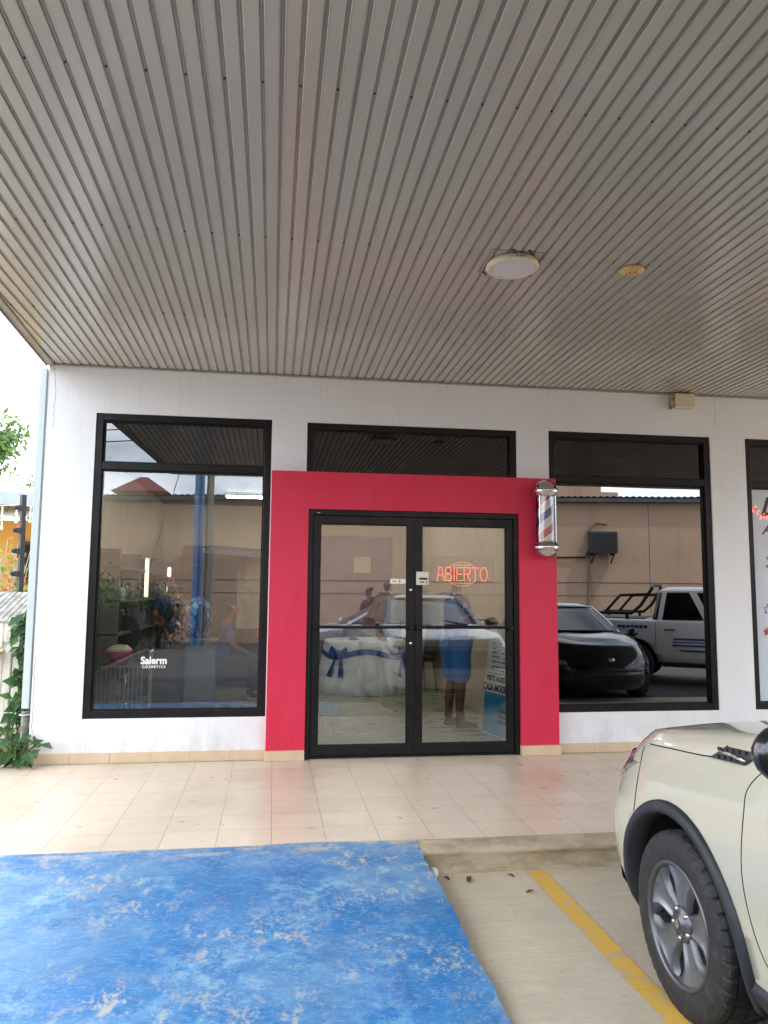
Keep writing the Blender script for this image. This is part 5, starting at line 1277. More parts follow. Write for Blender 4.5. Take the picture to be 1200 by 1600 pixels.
# ================================================================== LEFT SIDE, OUTSIDE
q = random.Random(21)
M_FENCE = MT('weathered_white_paint', '#d4d4cc', .8); M_FENCE.mix(M_FENCE.ramp(M_FENCE.noise(6, 6, .7, (3, 3, .6)), .5, .68, 0, .6), '#98958a'); M_FENCE.bump(M_FENCE.noise(30, 3, .6, (3, 3, .3)), .3, .004); M_FENCE = M_FENCE.m
FY = 7.45
t = thing('picket_fence', (-2.8, FY, 0), 'old white wooden picket fence with sloping slatted top left of the shop', 'fence')
i = 0; x = -3.9
while x < -2.16:
    wd = q.uniform(.055, .075); tl = q.uniform(-.012, .012); yy = FY+q.uniform(-.008, .008); zt = 1.13+q.uniform(-.02, .02)
    pl = [(-wd/2, 0), (wd/2, 0), (wd/2, zt-.03), (wd/4, zt), (-wd/4, zt), (-wd/2, zt-.03)]
    MB().prism(pl, .02, place(x, yy, .06, PI/2, 0, 0) @ Matrix.Rotation(tl, 4, 'Z')).build('picket', M_FENCE, t)
    if q.random() < .85:                                    # short rounded pieces nailed over the tops
        hh = q.uniform(.14, .22); w2 = wd*1.05
        pl = [(w2/2*math.cos(a), -hh+w2/2*math.sin(a)) for a in [PI+PI*k/8 for k in range(9)]]+[(w2/2, 0), (-w2/2, 0)]
        MB().prism(pl, .016, place(x+q.uniform(-.01, .01), yy-.022, 1.165, PI/2)).build('short_slat', M_FENCE, t)
    x += wd+q.uniform(.008, .02)
b = MB(); x = -3.95
while x < -2.10:
    wd = q.uniform(.036, .05); b.add([(x, FY-.05, 1.15), (x+wd, FY-.05, 1.15), (x+wd+.10, FY+.42, 1.415+q.uniform(-.006, .006)), (x+.10, FY+.42, 1.415), (x, FY-.05, 1.165), (x+wd, FY-.05, 1.165), (x+wd+.10, FY+.42, 1.43), (x+.10, FY+.42, 1.43)], [(3, 2, 1, 0), (4, 5, 6, 7), (0, 1, 5, 4), (1, 2, 6, 5), (2, 3, 7, 6), (3, 0, 4, 7)]); x += wd+q.uniform(.006, .012)
b.build('slatted_top', simple('bare_grey_wood', '#9c9b93', .85, 0, .45, 14), t)
MB().box(-3.9, -2.2, FY+.021, FY+.06, .28, .36).box(-3.9, -2.2, FY+.021, FY+.06, .86, .94).build('rail', M_FENCE, t)
t = thing('wood_plank', (-2.6, 7.2, 0), 'brown timber plank lying at the foot of the white fence', 'plank')
MB().obox(place(-2.75, 7.25, .045, 0, .03, .12), 1.0, .12, .07, 0, .006).build('plank', simple('old_timber', '#9a7648', .8, 0, .4, 12), t)
t = thing('yellow_tray', (-2.65, 7.38, .9), 'small yellowish ledge tray fixed on the white pickets', 'tray')
MB().lathe([(0, .84), (.10, .84), (.16, .90), (.165, .905), (.155, .905), (.1, .85), (0, .85)], (-2.52, 7.34, 0), 'z', 20, close=False).build('dish', simple('straw_yellow', '#cdb878', .7, 0, .3, 20), t)
# leaf materials
def leafm(name, c1, c2):
    m = MT(name, c1, .5); oi = m.n('ShaderNodeNewGeometry'); m.mix(m.ramp(oi.outputs['Random Per Island'], 0, 1, 0, 1), c2)
    m.b.inputs['Subsurface Weight'].default_value = 0
    tr = m.n('ShaderNodeBsdfTranslucent'); m.l(m.col, tr.inputs[0]); mx = m.n('ShaderNodeMixShader'); mx.inputs[0].default_value = .35
    out = [n for n in m.t.nodes if n.type == 'OUTPUT_MATERIAL'][0]; m.l(m.b.outputs[0], mx.inputs[1]); m.l(tr.outputs[0], mx.inputs[2]); m.l(mx.outputs[0], out.inputs[0]); return m.m
M_LEAF = leafm('vine_leaf', (.022, .075, .02), (.07, .16, .04)); M_LEAF2 = leafm('bright_leaf', (.10, .20, .03), (.22, .32, .06)); M_STEM = simple('stem', '#5a5a38', .8, 0, .3)
M_TREE = leafm('tree_leaf', (.05, .12, .03), (.12, .22, .05))
def rv(s_=1.): return Vector((q.uniform(-1, 1), q.uniform(-1, 1), q.uniform(-1, 1)))*s_
def plant(t, stems, ml, ms, n, ln, wd, droop=.5):
    b = MB(); lf = MB()
    for st in stems:
        b.tube(st, [.006]*len(st), 5)
        for k in range(n):
            u = q.random()*(len(st)-1); i_ = int(u); p = Vector(st[i_]).lerp(Vector(st[i_+1]), u-i_)
            d = (rv()+Vector((0, -.5, -droop))).normalized(); s_ = q.uniform(.6, 1.15)
            pet = p+d*q.uniform(.02, .06); b.tube([p, pet], .002, 4); lf.leaf(pet, d, (rv()+Vector((0, -.8, 1.2))).normalized(), ln*s_, wd*s_)
    b.build('stem', ms, t); lf.build('foliage', ml, t)
t = thing('climbing_vine', (-2.14, 7.25, 0), 'green vine climbing between the white fence and the wall edge', 'plant')
st = []
for k in range(6):
    x0 = q.uniform(-2.21, -2.10); st.append([(x0+.04*math.sin(z*6+k)+.02*z, 7.32+q.uniform(-.03, .03), z) for z in (.02, .25, .5, .75, .98+.1*(k % 3), 1.08+.12*(k % 3))])
plant(t, st, M_LEAF, M_STEM, 34, .12, .085, .7)
t = thing('leafy_weed', (-2.1, 6.9, 0), 'broad leaved green weed at the wall corner below the vine', 'plant')
st = [[(-2.08, 6.98, 0), (-2.08+.10*math.cos(a), 6.92+.10*math.sin(a), .12+.10*(k % 2)), (-2.06+.19*math.cos(a), 6.88+.16*math.sin(a), .2+.1*(k % 2))] for k, a in enumerate([2*PI*i/7 for i in range(7)])]
plant(t, st, M_LEAF, M_STEM, 9, .15, .08, .35)
# leaning black post with string light bulbs
t = thing('black_post', (-2.6, 8.6, 0), 'black leaning post with bulb holders of the neighbouring house', 'post')
MB().tube([(-2.66, 8.6, .2), (-2.635, 8.6, 1.5), (-2.655, 8.6, 2.46)], [.034, .034, .034], 4, sm=False).build('post', M_BLACKP, t)
b = MB()
for z in (1.4, 1.62, 1.86, 2.08, 2.32): b.box(-2.70, -2.64, 8.56, 8.62, z-.03, z+.03, ch=.01); b.sphere((-2.71, 8.57, z), .028, 8)
b.build('bulb_holder', M_BLACKP, t, split=True)
# red flowering shrub beyond the fence
M_FLOW = leafm('red_flower', (.55, .05, .03), (.7, .18, .10))
for nm, lb, X_, Y_, hgt, ns, ml in (('flowering_shrub', 'red flowering shrub with pale bare stems behind the slatted fence top', -3.05, 9.2, 1.92, 26, M_LEAF2), ('flowering_shrub', 'smaller red and green shrub close to the black post', -2.78, 9.6, 1.75, 15, M_LEAF2)):
    t = thing(nm, (X_, Y_, 0), lb, 'shrub', 'red flowering shrubs behind the fence'); b = MB(); lf = MB(); fl = MB()
    for k in range(ns):
        a = q.uniform(0, 2*PI); sp = q.uniform(.1, .55); hh = hgt*q.uniform(.8, 1.12)
        pts = [(X_+sp*u*math.cos(a)+.1*u*u, Y_+sp*u*math.sin(a), hh*u) for u in (0, .3, .6, .85, 1)]
        b.tube(pts, [.012, .010, .009, .007, .004], 5)
        for c_ in range(16):
            u = q.uniform(.5, 1); p = Vector((X_+sp*u*math.cos(a)+.1*u*u, Y_+sp*u*math.sin(a), hh*u))+rv(.07)
            (fl if q.random() < .45 else lf).leaf(p, rv().normalized(), rv().normalized(), q.uniform(.05, .09), q.uniform(.03, .05))
    b.build('stem', simple('pale_stem', '#b3a58e', .8, 0, .2), t); lf.build('foliage', ml, t); tag(fl.build('blossom', M_FLOW, t), kind='stuff')
# yellow house
t = thing('yellow_house', (-6.5, 16, 0), 'yellow walled house with grey metal roof edge behind the fence', 'house')
M_YW = simple('yellow_wall', '#c99a4a', .8, 0, .1, 2)
MB().box(-10, -3.2, 15.2, 20, G, 2.75).build('wall', M_YW, t)
MB().box(-10.5, -3.6, 13.4, 13.46, 2.86, 3.06).build('fascia', simple('white_fascia', '#8f9aa0', .6, 0, .1), t)
b = MB(); b.add([(-10.5, 13.46, 3.04), (-2.6, 13.46, 3.04), (-2.6, 20.5, 3.3), (-10.5, 20.5, 3.3), (-10.5, 13.46, 3.08), (-2.6, 13.46, 3.08), (-2.6, 20.5, 3.34), (-10.5, 20.5, 3.34)], [(3, 2, 1, 0), (4, 5, 6, 7), (0, 1, 5, 4), (1, 2, 6, 5), (2, 3, 7, 6), (3, 0, 4, 7)]); b.build('roof', simple('grey_sheet_roof', '#8d9296', .5, .3, .2), t)
b = MB()
for k in range(16): b.box(-10.4+.45*k, -10.35+.45*k, 13.46, 15.2, 2.90, 3.0)
b.box(-10.4, -3.4, 13.5, 15.2, 3.0, 3.02); b.build('eave_rafter', simple('tan_rafter', '#a98f68', .8, 0, .2), t)
wn = MB().box(-4.72, -4.66, 15.12, 15.2, 1.55, 2.35).box(-4.36, -4.30, 15.12, 15.2, 1.55, 2.35).box(-4.66, -4.36, 15.12, 15.2, 2.29, 2.35).box(-4.66, -4.36, 15.12, 15.2, 1.55, 1.61).build('window', simple('brown_frame', '#4a3426', .7, 0, .1), t)
MB().box(-4.66, -4.36, 15.16, 15.19, 1.61, 2.29).build('pane', M_CARGLASS, wn)
t = thing('icicle_lights', (-4.3, 13.35, 2.9), 'white icicle string lights hanging from the yellow house eave', 'string lights')
b = MB()
b.tube([(-5.2, 13.37, 2.86), (-4.7, 13.36, 2.82), (-4.2, 13.36, 2.85), (-3.7, 13.36, 2.82)], .006, 4)
for k in range(7): x_ = -5.1+.22*k; hh = q.uniform(.12, .5); b.tube([(x_, 13.36, 2.84), (x_+.005, 13.36, 2.84-hh)], .012, 5); b.sphere((x_, 13.36, 2.84-hh), .03, 8); b.sphere((x_, 13.36, 2.84-hh*.5), .025, 8)
b.build('strand', M_PAPER, t)
def tree(label, x, y, h_, r, n, ml=None, grp='trees beyond the yellow house'):
    t = thing('leafy_tree', (x, y, G), label, 'tree', grp); b = MB(); lf = MB()
    b.tube([(x, y, G), (x+.1, y, h_*.3), (x-.05, y+.1, h_*.62), (x, y, h_*.9)], [.22, .17, .12, .05], 8); cs = []
    for k in range(15):
        a = q.uniform(0, 2*PI); z = q.uniform(.42, .95)*h_; rr_ = r*q.uniform(.4, 1.)*(1.1-abs(z/h_-.68)*1.4); c = Vector((x+rr_*math.cos(a), y+rr_*math.sin(a), z)); cs.append(c)
        b.tube([(x, y, z*.72), ((x+c.x)/2, (y+c.y)/2, z*.9), tuple(c)], [.07, .045, .015], 6)
        for s_ in range(4): e_ = c+rv(.55*r/2); b.tube([tuple(c), tuple(e_)], [.014, .006], 4); cs.append(e_)
    for k in range(n):
        c = q.choice(cs); p = c+Vector((q.gauss(0, .26), q.gauss(0, .26), q.gauss(0, .2)))*r*.42
        lf.leaf(p, (rv()+Vector((0, 0, -.3))).normalized(), (rv()+Vector((0, 0, 1))).normalized(), q.uniform(.16, .28), q.uniform(.08, .13))
    b.build('trunk', simple('bark', '#5b4a3a', .9, 0, .4, 10), t); lf.build('crown', ml or M_TREE, t)
tree('bright green leafy tree rising above the yellow house roof', -9.5, 24, 6.4, 1.9, 5000)
tree('distant thin twigged tree just left of the wall edge', -8.2, 30, 5.9, 1.7, 900)
t = thing('overhead_wire', (-6, 20, 5), 'thin dark wire crossing the white sky at the left', 'wire')
MB().tube([(-9, 18, 6.4), (-6.2, 18, 5.0), (-3.6, 18, 3.75)], .012, 5).build('wire', M_BLACKP, t)

# ================================================================== ACROSS THE STREET (seen mirrored in the glass)
wa = math.atan2(-8.3+11.6, 13+5.8)
LWL = 46
t = thing('tan_warehouse', (3, -10.1, G), 'long tan rendered warehouse with dark metal roof edge across the street', 'building', rz=wa)
m = MT('tan_render', '#b0937c', .85); m.mix(m.ramp(m.noise(.5, 6, .65), .4, .7, 0, .5), '#9c8069'); m.mix(m.ramp(m.noise(1.2, 7, .7, (1, 1, .25)), .55, .68, 0, .45), '#7d6452'); m.mix(m.ramp(m.noise(2.5, 7, .75), .62, .7, 0, .5), '#c4a88e'); M_TAN = m.m
WH = 4.6
b = MB().box(-LWL/2, LWL/2, -8, 0, 0, WH); b.build('wall', M_TAN, t, world=False)
b = MB(); b.box(-LWL/2, LWL/2, .001, .015, 1.95, 1.965).box(-LWL/2, LWL/2, .001, .012, 1.55, 1.56)
for k in range(12): x_ = -20+3.6*k; b.box(x_, x_+.012, .001, .006, 0, WH-.1)
b.build('render_joint', simple('joint_dark_brown', '#5a4634', .9, 0, .3), t, world=False)  # dark brown strips along the joints of the render
b = MB(); k = 0
prof = []
for i in range(int(LWL/.1)+1): prof.append((-LWL/2-.05+.1*i, .035*(i % 2)))
n_ = len(prof); vs = []
for yy, zz in ((.32, WH+.02), (.30, WH+.0), (-8.4, WH+.5)): vs += [(x_, yy, zz+p) for x_, p in prof]
b.add(vs, [(r*n_+i, r*n_+i+1, (r+1)*n_+i+1, (r+1)*n_+i) for r in range(2) for i in range(n_-1)]); b.box(-LWL/2, LWL/2, .0, .28, WH-.12, WH-.0)
b.build('roof', simple('dark_sheet_roof', '#4d5358', .5, .2, .2, 3), t, world=False)
b = MB()
for x_, a, c in ((-2.2, .6, 3.9), (6.9, .3, 3.6)): b.tube([(x_, .05, a), (x_, .05, c), (x_+.25, .05, c+.25), (x_+.6, .05, c+.2)], .03, 8)
b.build('drain_pipe', simple('tan_pipe', '#8f7558', .6, 0, .2), t, world=False, split=True)
# air conditioner on the warehouse
AX = 7.3
t = thing('air_conditioner', (3+AX*math.cos(wa)-.02, -10.1+AX*math.sin(wa)+.02, 2.72), 'dark grey louvred air conditioner bracketed on the tan warehouse', 'air conditioner', rz=wa)
MB().box(-.42, .42, .12, .5, 0, .68, ch=.02).build('case', simple('ac_grey', '#3e4244', .6, 0, .15), t, world=False)
b = MB()
for k in range(9): b.box(-.38, .38, .5, .512, .06+.065*k, .09+.065*k)
for k in range(13): b.box(-.38+.06*k, -.37+.06*k, .512, .52, .04, .64)
b.build('grille', M_BLACKP, t, world=False)
b = MB()
for s_ in (-.3, .3): b.box(s_-.02, s_+.02, .0, .5, -.05, -.0).add([(s_-.02, .02, -.3), (s_+.02, .02, -.3), (s_+.02, .45, -.05), (s_-.02, .45, -.05), (s_-.02, .02, -.26), (s_+.02, .02, -.26), (s_+.02, .40, -.05), (s_-.02, .40, -.05)], [(0, 1, 2, 3), (4, 5, 6, 7), (0, 3, 7, 4), (1, 2, 6, 5)])
b.build('bracket', M_BLACKP, t, world=False, split=True); MB().tube([(-.4, .1, .1), (-.5, .06, -.12), (-2.2, .05, -.14)], .03, 8).build('refrigerant_pipe', M_BLACKP, t, world=False)
# house with the red hipped roof behind it, taller flat block further right
HX, HY = -5.75, -21
t = thing('red_roof_house', (HX, HY, G), 'cream house with dark red hipped roof behind the tan warehouse', 'house')
MB().box(HX-.98, HX+.98, HY-1, HY+1, G, 5.74).build('wall', M_TAN, t)
b = MB(); e_ = 1.2; b.add([(HX-e_, HY-e_, 5.72), (HX+e_, HY-e_, 5.72), (HX+e_, HY+e_, 5.72), (HX-e_, HY+e_, 5.72), (HX-.15, HY, 6.5), (HX+.15, HY, 6.5)], [(0, 3, 2, 1), (2, 3, 4, 5), (0, 1, 5, 4), (1, 2, 5), (3, 0, 4)])
b.build('roof', simple('red_sheet', '#6e2a26', .6, 0, .2, 4), t)
t = thing('flat_roof_block', (12, -21, G), 'tan flat roofed block rising above the right part of the warehouse', 'building')
MB().box(9.5, 14.8, -26, -19, G, 6.75).box(14.8, 15.6, -26, -19, G, 6.12).build('wall', M_TAN, t); MB().box(9.4, 14.9, -26.1, -18.9, 6.752, 6.85).build('roof', M_TRIM, t)
# blue pole and grey pole
t = thing('blue_column', (-2.2, -9.2, G), 'blue painted square column with cable ducts by the tan warehouse', 'column')
M_BLUEP = simple('blue_column_paint', '#3f74ac', .5, 0, .12, 3)
MB().box(-2.33, -2.06, -9.35, -9.1, G, 7.6, ch=.01).build('shaft', M_BLUEP, t); b = MB()
for z in (1.2, 2.2, 3.2, 4.2): b.box(-2.345, -2.045, -9.36, -9.09, z, z+.04)
b.build('clamp', M_STEEL, t, split=True); MB().tube([(-2.15, -9.07, G), (-2.15, -9.07, 7.0)], .03, 8).build('duct', simple('dark_blue_duct', '#1f3e66', .5), t)
t = thing('utility_pole', (-1.88, -9.3, G), 'grey concrete utility pole standing right beside the blue column', 'pole')
MB().tube([(-1.9, -9.35, G), (-1.88, -9.35, 9.5)], [.13, .09], 14).build('shaft', simple('pole_concrete', '#77746c', .9, 0, .2), t)
MB().box(-2.9, -.9, -9.4, -9.3, 8.6, 8.7).build('crossarm', M_STEEL, t)
for i, (y, z, sg) in enumerate(((-9.4, 8.75, .5), (-9.35, 8.2, .5), (-9.35, 7.6, .6), (-9.35, 7.15, .55), (-9.3, 6.5, .7), (-9.3, 6.1, .6))):
    t = thing('power_line', (-1.9, y, z), ('topmost thick', 'second', 'third', 'fourth', 'fifth', 'lowest')[i]+' black overhead cable above the tan warehouse, counted down the pole', 'cable', 'overhead cables along the street')
    MB().tube([(-1.9+1.7*k, y, z-sg*(1-((k % 14)-7)**2/49.)) for k in range(-14, 15)], .018, 5).build('cable', M_BLACKP, t)
t = thing('stay_wire', (-2.6, -8.6, 3), 'thin stay wire slanting down from the grey pole', 'wire'); MB().tube([(-1.95, -9.2, 8.2), (-3.8, -7.0, G)], .012, 5).build('cable', M_BLACKP, t)
M_REFLDARK = leafm('reflection_dark_leaf', (.007, .016, .007), (.014, .028, .012))  # near-black leaves for the shrubs added to darken the window reflection
# dark iron fence and hedge bushes along the left edge of the parking
t = thing('iron_fence', (-2.85, 0, G), 'dark iron bar fence along the left edge of the parking', 'fence')
M_IRON = simple('dark_iron', '#1c1e20', .55, .3, .2)
MB().box(-3.0, -2.78, -4.6, 2.9, G, .12).build('base_wall', simple('grey_plinth', '#5d5a54', .9, 0, .3), t)
yy = -4.5; k_ = 0
while yy < 2.9 and k_ < 90: MB().box(-2.9, -2.875, yy, yy+.025, .12, 1.12).build('bar', M_IRON, t); yy += .115; k_ += 1
for z in (.2, .62, 1.05): MB().box(-2.905, -2.87, -4.6, 2.9, z, z+.035).build('rail', M_IRON, t)
for yy in (-4.6, -2.1, .4, 2.88): MB().box(-2.93, -2.85, yy, yy+.07, .0, 1.2).build('post', M_IRON, t)
for i, (x, y, hh, lb) in enumerate(((-3.9, 1.4, 1.5, 'low dark green bush nearest the shop behind the iron fence'), (-3.8, -1.2, 1.75, 'middle dark green bush behind the iron fence'), (-3.7, -3.9, 1.6, 'farthest dark green bush behind the iron fence'), (-4.3, -8.4, 1.75, 'added rounded shrub darkening the glass reflection, at the warehouse foot left of the blue column'), (-3.1, -8.3, 1.65, 'added rounded shrub darkening the glass reflection, touching the blue column foot'))):  # the last two shrubs are added to darken the reflected warehouse wall
    t = thing('bush', (x, y, G), lb, 'bush', 'dark green bushes'); lf = MB(); b = MB()
    for k in range(9):
        e_ = Vector((x+q.uniform(-.5, .5), y+q.uniform(-.8, .8), hh*q.uniform(.22, .95))); b.tube([(x, y, G), tuple(e_)], [.03, .008], 5)
        for j in range(420 if y < -6 else 130): lf.leaf(e_+Vector((q.gauss(0, .22), q.gauss(0, .26), q.gauss(-.15, .25))), rv().normalized(), (rv()+Vector((0, 0, .8))).normalized(), q.uniform(.08, .14), q.uniform(.04, .07))
    b.build('stem', M_STEM, t); lf.build('foliage', M_REFLDARK if y < -6 else M_LEAF, t)
# ---- other cars
def hubs_z(h_, R): return [(h_, R), (-h_, R)]
# black hatchback in the next bay, nose to the shop
bc = thing('black_hatchback', (4.98, 1.25, G), 'glossy black small hatchback parked nose in right of the cream SUV', 'car', rz=-.02)
BB = Body(hw=[(0, .74), (.15, .79), (.5, .825), (.8, .815), (1, .78)], yF=[(0, 1.72), (.15, 1.80), (.45, 1.84), (.8, 1.76), (1, 1.60)], yR=[(0, -1.7), (.3, -1.8), (1, -1.72)], cF=.75, cR=.4, z0=.17, zs=[(-1.8, .95), (0, .93), (.9, .90), (1.4, .80), (1.85, .72)], nF=2.6)
HB = [(1.15, .29), (-1.15, .29)]
M_BK = car_paint('black_car_paint', '#0b0f16', .12)
make_body('body', BB, [(.02, .018, .03), (.07, .045, .1), (.18, .07, .25), (.4, .085, .5), (.7, .09, .9)], [M_BK, M_WELL], bc, HB, .335, .26)
set_wheels(bc, HB, .71, R=.29, W=.19, rr=.19, detail=False)
make_cabin(bc, Cabin((.72, .98, -1.62, .4, .25), (.54, .22, -1.4, .28, .2), lambda y: .95, lambda y: 1.37), M_CARGLASS, M_BK, [(16, .07), (31, .08)], M_BK, .08)
def fpt(B_, fr, z, out, top):
    t_ = (z-B_.z0)/(top-B_.z0); a = PI-(fr*PI/2); hw, yF = smooth_tab(t_, B_.hw), smooth_tab(t_, B_.yF)
    return Vector(((hw+out)*se(math.cos(a), 2/B_.n), yF-B_.cF+(B_.cF+out)*abs(math.sin(a))**(2/B_.n), z))
def front_bits(root, B_, top, zl0, zl1, f0, f1, lens=M_LENS):
    for s_ in (-1, 1):
        rows = []
        for i in range(9):
            f_ = lerp(f0, f1, i/8); a, c = lerp(zl0+.06, zl0, i/8), lerp(zl1, zl0+.1, i/8)
            rows.append([(p.x*(-s_) if s_ > 0 else p.x, p.y, p.z) for p in (fpt(B_, f_, a, .003, top), fpt(B_, f_, lerp(a, c, .5), .016, top), fpt(B_, f_, c, .003, top))])
        b = MB().add([p for r in rows for p in r], [(i*3+j, i*3+j+1, (i+1)*3+j+1, (i+1)*3+j) for i in range(8) for j in range(2)], 0, True); recalc(b.build('headlight', lens, root, world=False))
    rows = [[fpt(B_, lerp(.62, 1, i/8), z, .004, top) for i in range(9)] for z in (B_.z0+.1, B_.z0+.3)]
    for r in rows: r += [Vector((-p.x, p.y, p.z)) for p in r[::-1][1:]]
    n_ = len(rows[0]); MB().add(rows[0]+rows[1], [(i, i+1, n_+i+1, n_+i) for i in range(n_-1)]).build('grille', M_BLACKP, root, world=False)
def mirrors(root, x, y, z, mat_):
    for s_ in (-1, 1):
        b = MB().sphere((s_*(x+.16), y, z), .09, 14, 0, (1.1, .6, .8)); b.tube([(s_*(x-.05), y+.02, z-.05), (s_*(x+.1), y, z-.01)], .025, 8); b.build('door_mirror', mat_, root, world=False)
front_bits(bc, BB, .78, .50, .74, .05, .5); mirrors(bc, .74, .72, .98, M_BK)
MB().tube([(.1, -.5, 1.44), (.1, -.72, 1.62)], [.008, .003], 6).build('antenna', M_BLACKP, bc, world=False)
b = MB().sphere((0, 1.80, .62), .05, 12, 0, (1, .3, .7)); b.build('emblem', M_CHROME, bc, world=False)
# silver sedan stopped across the bays behind the SUV
sd_ = thing('silver_sedan', (2.25, -1.75, G), 'silver sedan standing crosswise behind the cream SUV', 'car', rz=PI/2)
BD = Body(hw=[(0, .80), (.15, .85), (.5, .89), (.8, .875), (1, .84)], yF=[(0, 2.2), (.15, 2.28), (.45, 2.32), (.8, 2.22), (1, 2.05)], yR=[(0, -2.15), (.3, -2.28), (1, -2.2)], cF=.75, cR=.5, z0=.19, zs=[(-2.3, .98), (-1, .97), (.6, .93), (1.5, .82), (2.3, .70)], nF=2.7)
HD = [(1.36, .32), (-1.34, .32)]; M_SIL = simple('silver_paint', '#a9b2bd', .25, .5, .05, 3, .5, .6)
make_body('body', BD, [(.02, .018, .03), (.07, .045, .1), (.18, .065, .25), (.4, .075, .5), (.7, .08, .9)], [M_SIL, M_WELL], sd_, HD, .365, .28)
set_wheels(sd_, HD, .775, R=.32, W=.205, rr=.215, detail=False)
make_cabin(sd_, Cabin((.76, .98, -1.75, .45, .4), (.57, .12, -1.1, .3, .25), lambda y: .95, lambda y: 1.38), M_CARGLASS, M_SIL, [(16, .09), (31, .09), (42, .12)], M_SIL, .07)
front_bits(sd_, BD, .76, .50, .72, .05, .5); mirrors(sd_, .79, .78, .98, M_SIL)
# white pickup with rollbar and company lettering
pk_ = thing('white_pickup', (8.2, .9, G), 'white double cab pickup with black rollbar and blue company lettering', 'car', rz=-PI/2+.6)
BP_ = Body(hw=[(0, .84), (.15, .885), (.5, .92), (.8, .92), (1, .90)], yF=[(0, 2.5), (.2, 2.62), (.5, 2.64), (.85, 2.55), (1, 2.45)], yR=[(0, -2.55), (.3, -2.62), (1, -2.62)], cF=.6, cR=.15, z0=.40, zs=[(-2.7, 1.13), (-.7, 1.12), (.9, 1.12), (1.6, 1.08), (2.7, 1.0)], nF=2.8)
HP = [(1.62, .38), (-1.53, .38)]; M_PKW = simple('white_car_paint', '#e8e9eb', .3, 0, .05, 3, .5, .5)
pb = make_body('body', BP_, [(.03, .02, .04), (.09, .03, .12), (.25, .04, .3), (.5, .045, .5), (.8, .05, .8)], [M_PKW, M_WELL], pk_, HP, .45, .32)
set_wheels(pk_, HP, .80, R=.38, W=.25, rr=.22, detail=False)
make_cabin(pk_, Cabin((.84, 1.05, -1.22, .4, .12), (.66, .30, -1.1, .3, .12), lambda y: 1.12, lambda y: 1.66), M_CARGLASS, M_PKW, [(16, .09), (32, .12), (43, .08)], M_PKW, .08)
MB().box(-.74, .74, -2.5, -1.3, 1.155, 1.175).build('bed_liner', M_BLACKP, pk_, world=False)
b = MB()
for s_ in (-1, 1):
    b.tube([(s_*.80, -2.3, 1.26), (s_*.80, -1.52, 1.26), (s_*.78, -1.36, 1.4), (s_*.70, -1.17, 1.70)], .032, 10)
    b.tube([(s_*.80, -2.0, 1.26), (s_*.76, -1.72, 1.58), (s_*.74, -1.24, 1.60)], .028, 10)
    for y_ in (-2.2, -1.6): b.tube([(s_*.80, y_, 1.15), (s_*.80, y_, 1.26)], .03, 8)
b.tube([(-.70, -1.17, 1.70), (-.5, -1.16, 1.77), (.5, -1.16, 1.77), (.70, -1.17, 1.70)], .032, 10); b.build('rollbar', M_BLACKP, pk_, world=False)
front_bits(pk_, BP_, 1.03, .72, .95, .05, .5); mirrors(pk_, .86, .95, 1.2, M_BLACKP)
b = MB()
for y_ in (-.85, .18): b.tube([(-.935, y_+.07, .98), (-.96, y_+.05, .98), (-.96, y_-.07, .98), (-.935, y_-.09, .98)], .014, 8)
b.build('door_handle', M_BLACKP, pk_, world=False, split=True)
b = MB()
for y_ in (-1.1, -.02, 1.0): b.tube([(-(BP_.side_x(y_, z)+.002), y_+(.06 if y_ > .9 and z < .7 else 0), z) for z in (.5, .7, .9, 1.1)], .004, 5)
b.tube([(-.922, -.7, .62), (-.922, 1.0, .60)], .012, 6); b.build('panel_gap', M_GAP, pk_, world=False, split=True)
MB().box(-.90, -.8, -1.0, 1.15, .33, .40, ch=.02).build('side_step', M_BLACKP, pk_, world=False)
M_BLUL = simple('blue_lettering', '#24479a', .5, 0, 0); M_REDL = simple('red_lettering', '#c03020', .5, 0, 0)
# the lettering on the near (left) side: text runs from the nose to the tail
SIDE = lambda y, z: place(-.927, y, z, PI/2, 0, -PI/2)
text('lettering', 'A3', .24, SIDE(.66, .78), M_BLUL, pk_, .002, bold=.012, shear=.15); text('lettering', 'SA', .24, SIDE(.33, .78), M_REDL, pk_, .002, bold=.012, shear=.15)
b = MB()
for y0_, y1_, z_, h_ in ((.2, .8, .64, .02), (-.80, -.25, .80, .035), (-.80, -.25, .755, .02), (-.82, -.22, .69, .03)):
    b.box(-.929, -.922, y0_, y1_, z_, z_+h_)
b.build('text_stripe', M_BLUL, pk_, world=False)
b = MB()
for k in range(7): b.box(-.922, -.915, -1.75+.075*k, -1.69+.075*k, 1.0, 1.05)
b.build('lettering_block', M_BLUL, pk_, world=False)
MB().tube([(-.3, .1, 1.74), (-.3, -.05, 2.0)], [.007, .003], 6).build('antenna', M_BLACKP, pk_, world=False)
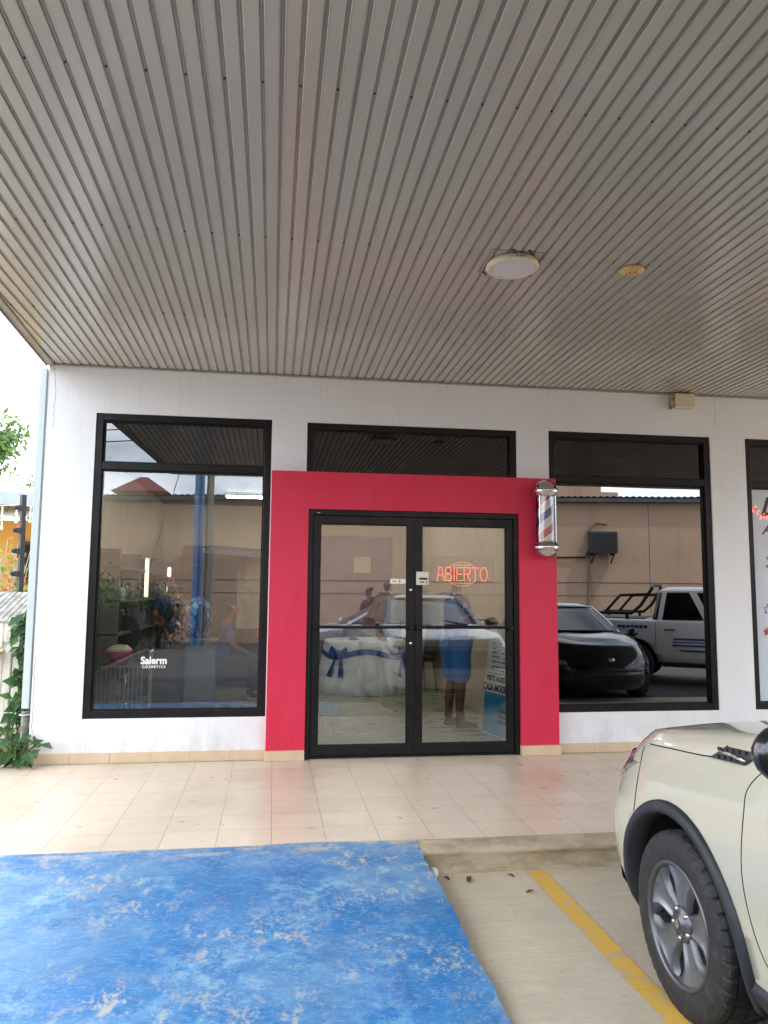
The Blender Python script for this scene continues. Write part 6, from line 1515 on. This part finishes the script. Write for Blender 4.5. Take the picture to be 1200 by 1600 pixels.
# two people talking beyond the silver car
person('tall man in dark clothes leaning on the far side of the silver sedan', (2.55, -3.15, G), .5, dict(elR=(.26, .22, 1.22), wrR=(.16, .46, 1.33), elL=(-.26, .22, 1.22), wrL=(-.16, .46, 1.33)), M_SKIN, (('shirt', M_SUIT, 'longsleeve'), ('trousers', M_SUIT, 'trousers'), ('shoe', M_SHOE, 'shoes')), M_HAIR, 1.09)
person('shorter man in dark clothes beyond the silver sedan with arm raised', (2.15, -3.25, G), 2.6, dict(elL=(-.36, .12, 1.30), wrL=(-.2, .34, 1.40)), M_SKIN, (('shirt', M_SUIT, 'longsleeve'), ('trousers', M_SUIT, 'trousers'), ('shoe', M_SHOE, 'shoes')), M_HAIR, .99)
# litter at the foot of the kerb
M_LITTER = simple('dry_leaf', '#5a4028', .9, 0, .3)
for i, (x, y, s_, rz_2, mt, lb, nm, ct) in enumerate(((.935, 4.38, .05, .4, M_PAPER, 'crumpled white paper scrap beside the blue ramp edge', 'paper_scrap', 'litter'), (1.12, 4.33, .036, 1.2, M_LITTER, 'curled brown twig leaf on the concrete by the kerb', 'dry_leaf', 'leaf'), (1.40, 4.12, .022, .2, M_LITTER, 'small dark leaf left of the yellow line', 'dry_leaf', 'leaf'), (1.0, 4.36, .025, 2, M_LITTER, 'tiny dark leaf beside the white paper scrap', 'dry_leaf', 'leaf'), (1.37, 4.36, .02, 2.4, M_LITTER, 'tiny dark crumb of leaf at the kerb foot', 'dry_leaf', 'leaf'))):
    t = thing(nm, (x, y, G), lb, ct); qq = random.Random(i); b = MB(); k = 7; P = []
    if nm == 'paper_scrap':
        for a in range(k): P.append([(x+s_*.35*math.cos(a_)*qq.uniform(.6, 1.2)*(1 if 0 < a < k-1 else .2), y+s_*.8*(a/(k-1)-.5)*1.6, G+.035+s_*.6*math.sin(a_)*qq.uniform(.6, 1.1)*(1 if 0 < a < k-1 else .2)) for a_ in [2*PI*c/8 for c in range(8)]])
        b.rings(P, sm=False)
    else:
        d = Vector((math.cos(rz_2), math.sin(rz_2), 0)); n_ = Vector((-d.y, d.x, 0)); c = Vector((x, y, G+.006))
        P = [(c-d*s_, .1), (c-d*s_*.3+Vector((0, 0, s_*.25)), .4), (c+d*s_*.3+Vector((0, 0, s_*.3)), .35), (c+d*s_+Vector((0, 0, .004)), .08)]
        vs = [p+n_*s_*w_*sg+Vector((0, 0, dz)) for dz in (0, .003) for p, w_ in P for sg in (-1, 1)]
        b.add(vs, [(2*j, 2*j+1, 2*j+3, 2*j+2) for j in range(3)]+[(8+2*j, 10+2*j, 11+2*j, 9+2*j) for j in range(3)])
    b.build('scrap' if nm == 'paper_scrap' else 'blade', mt, t)
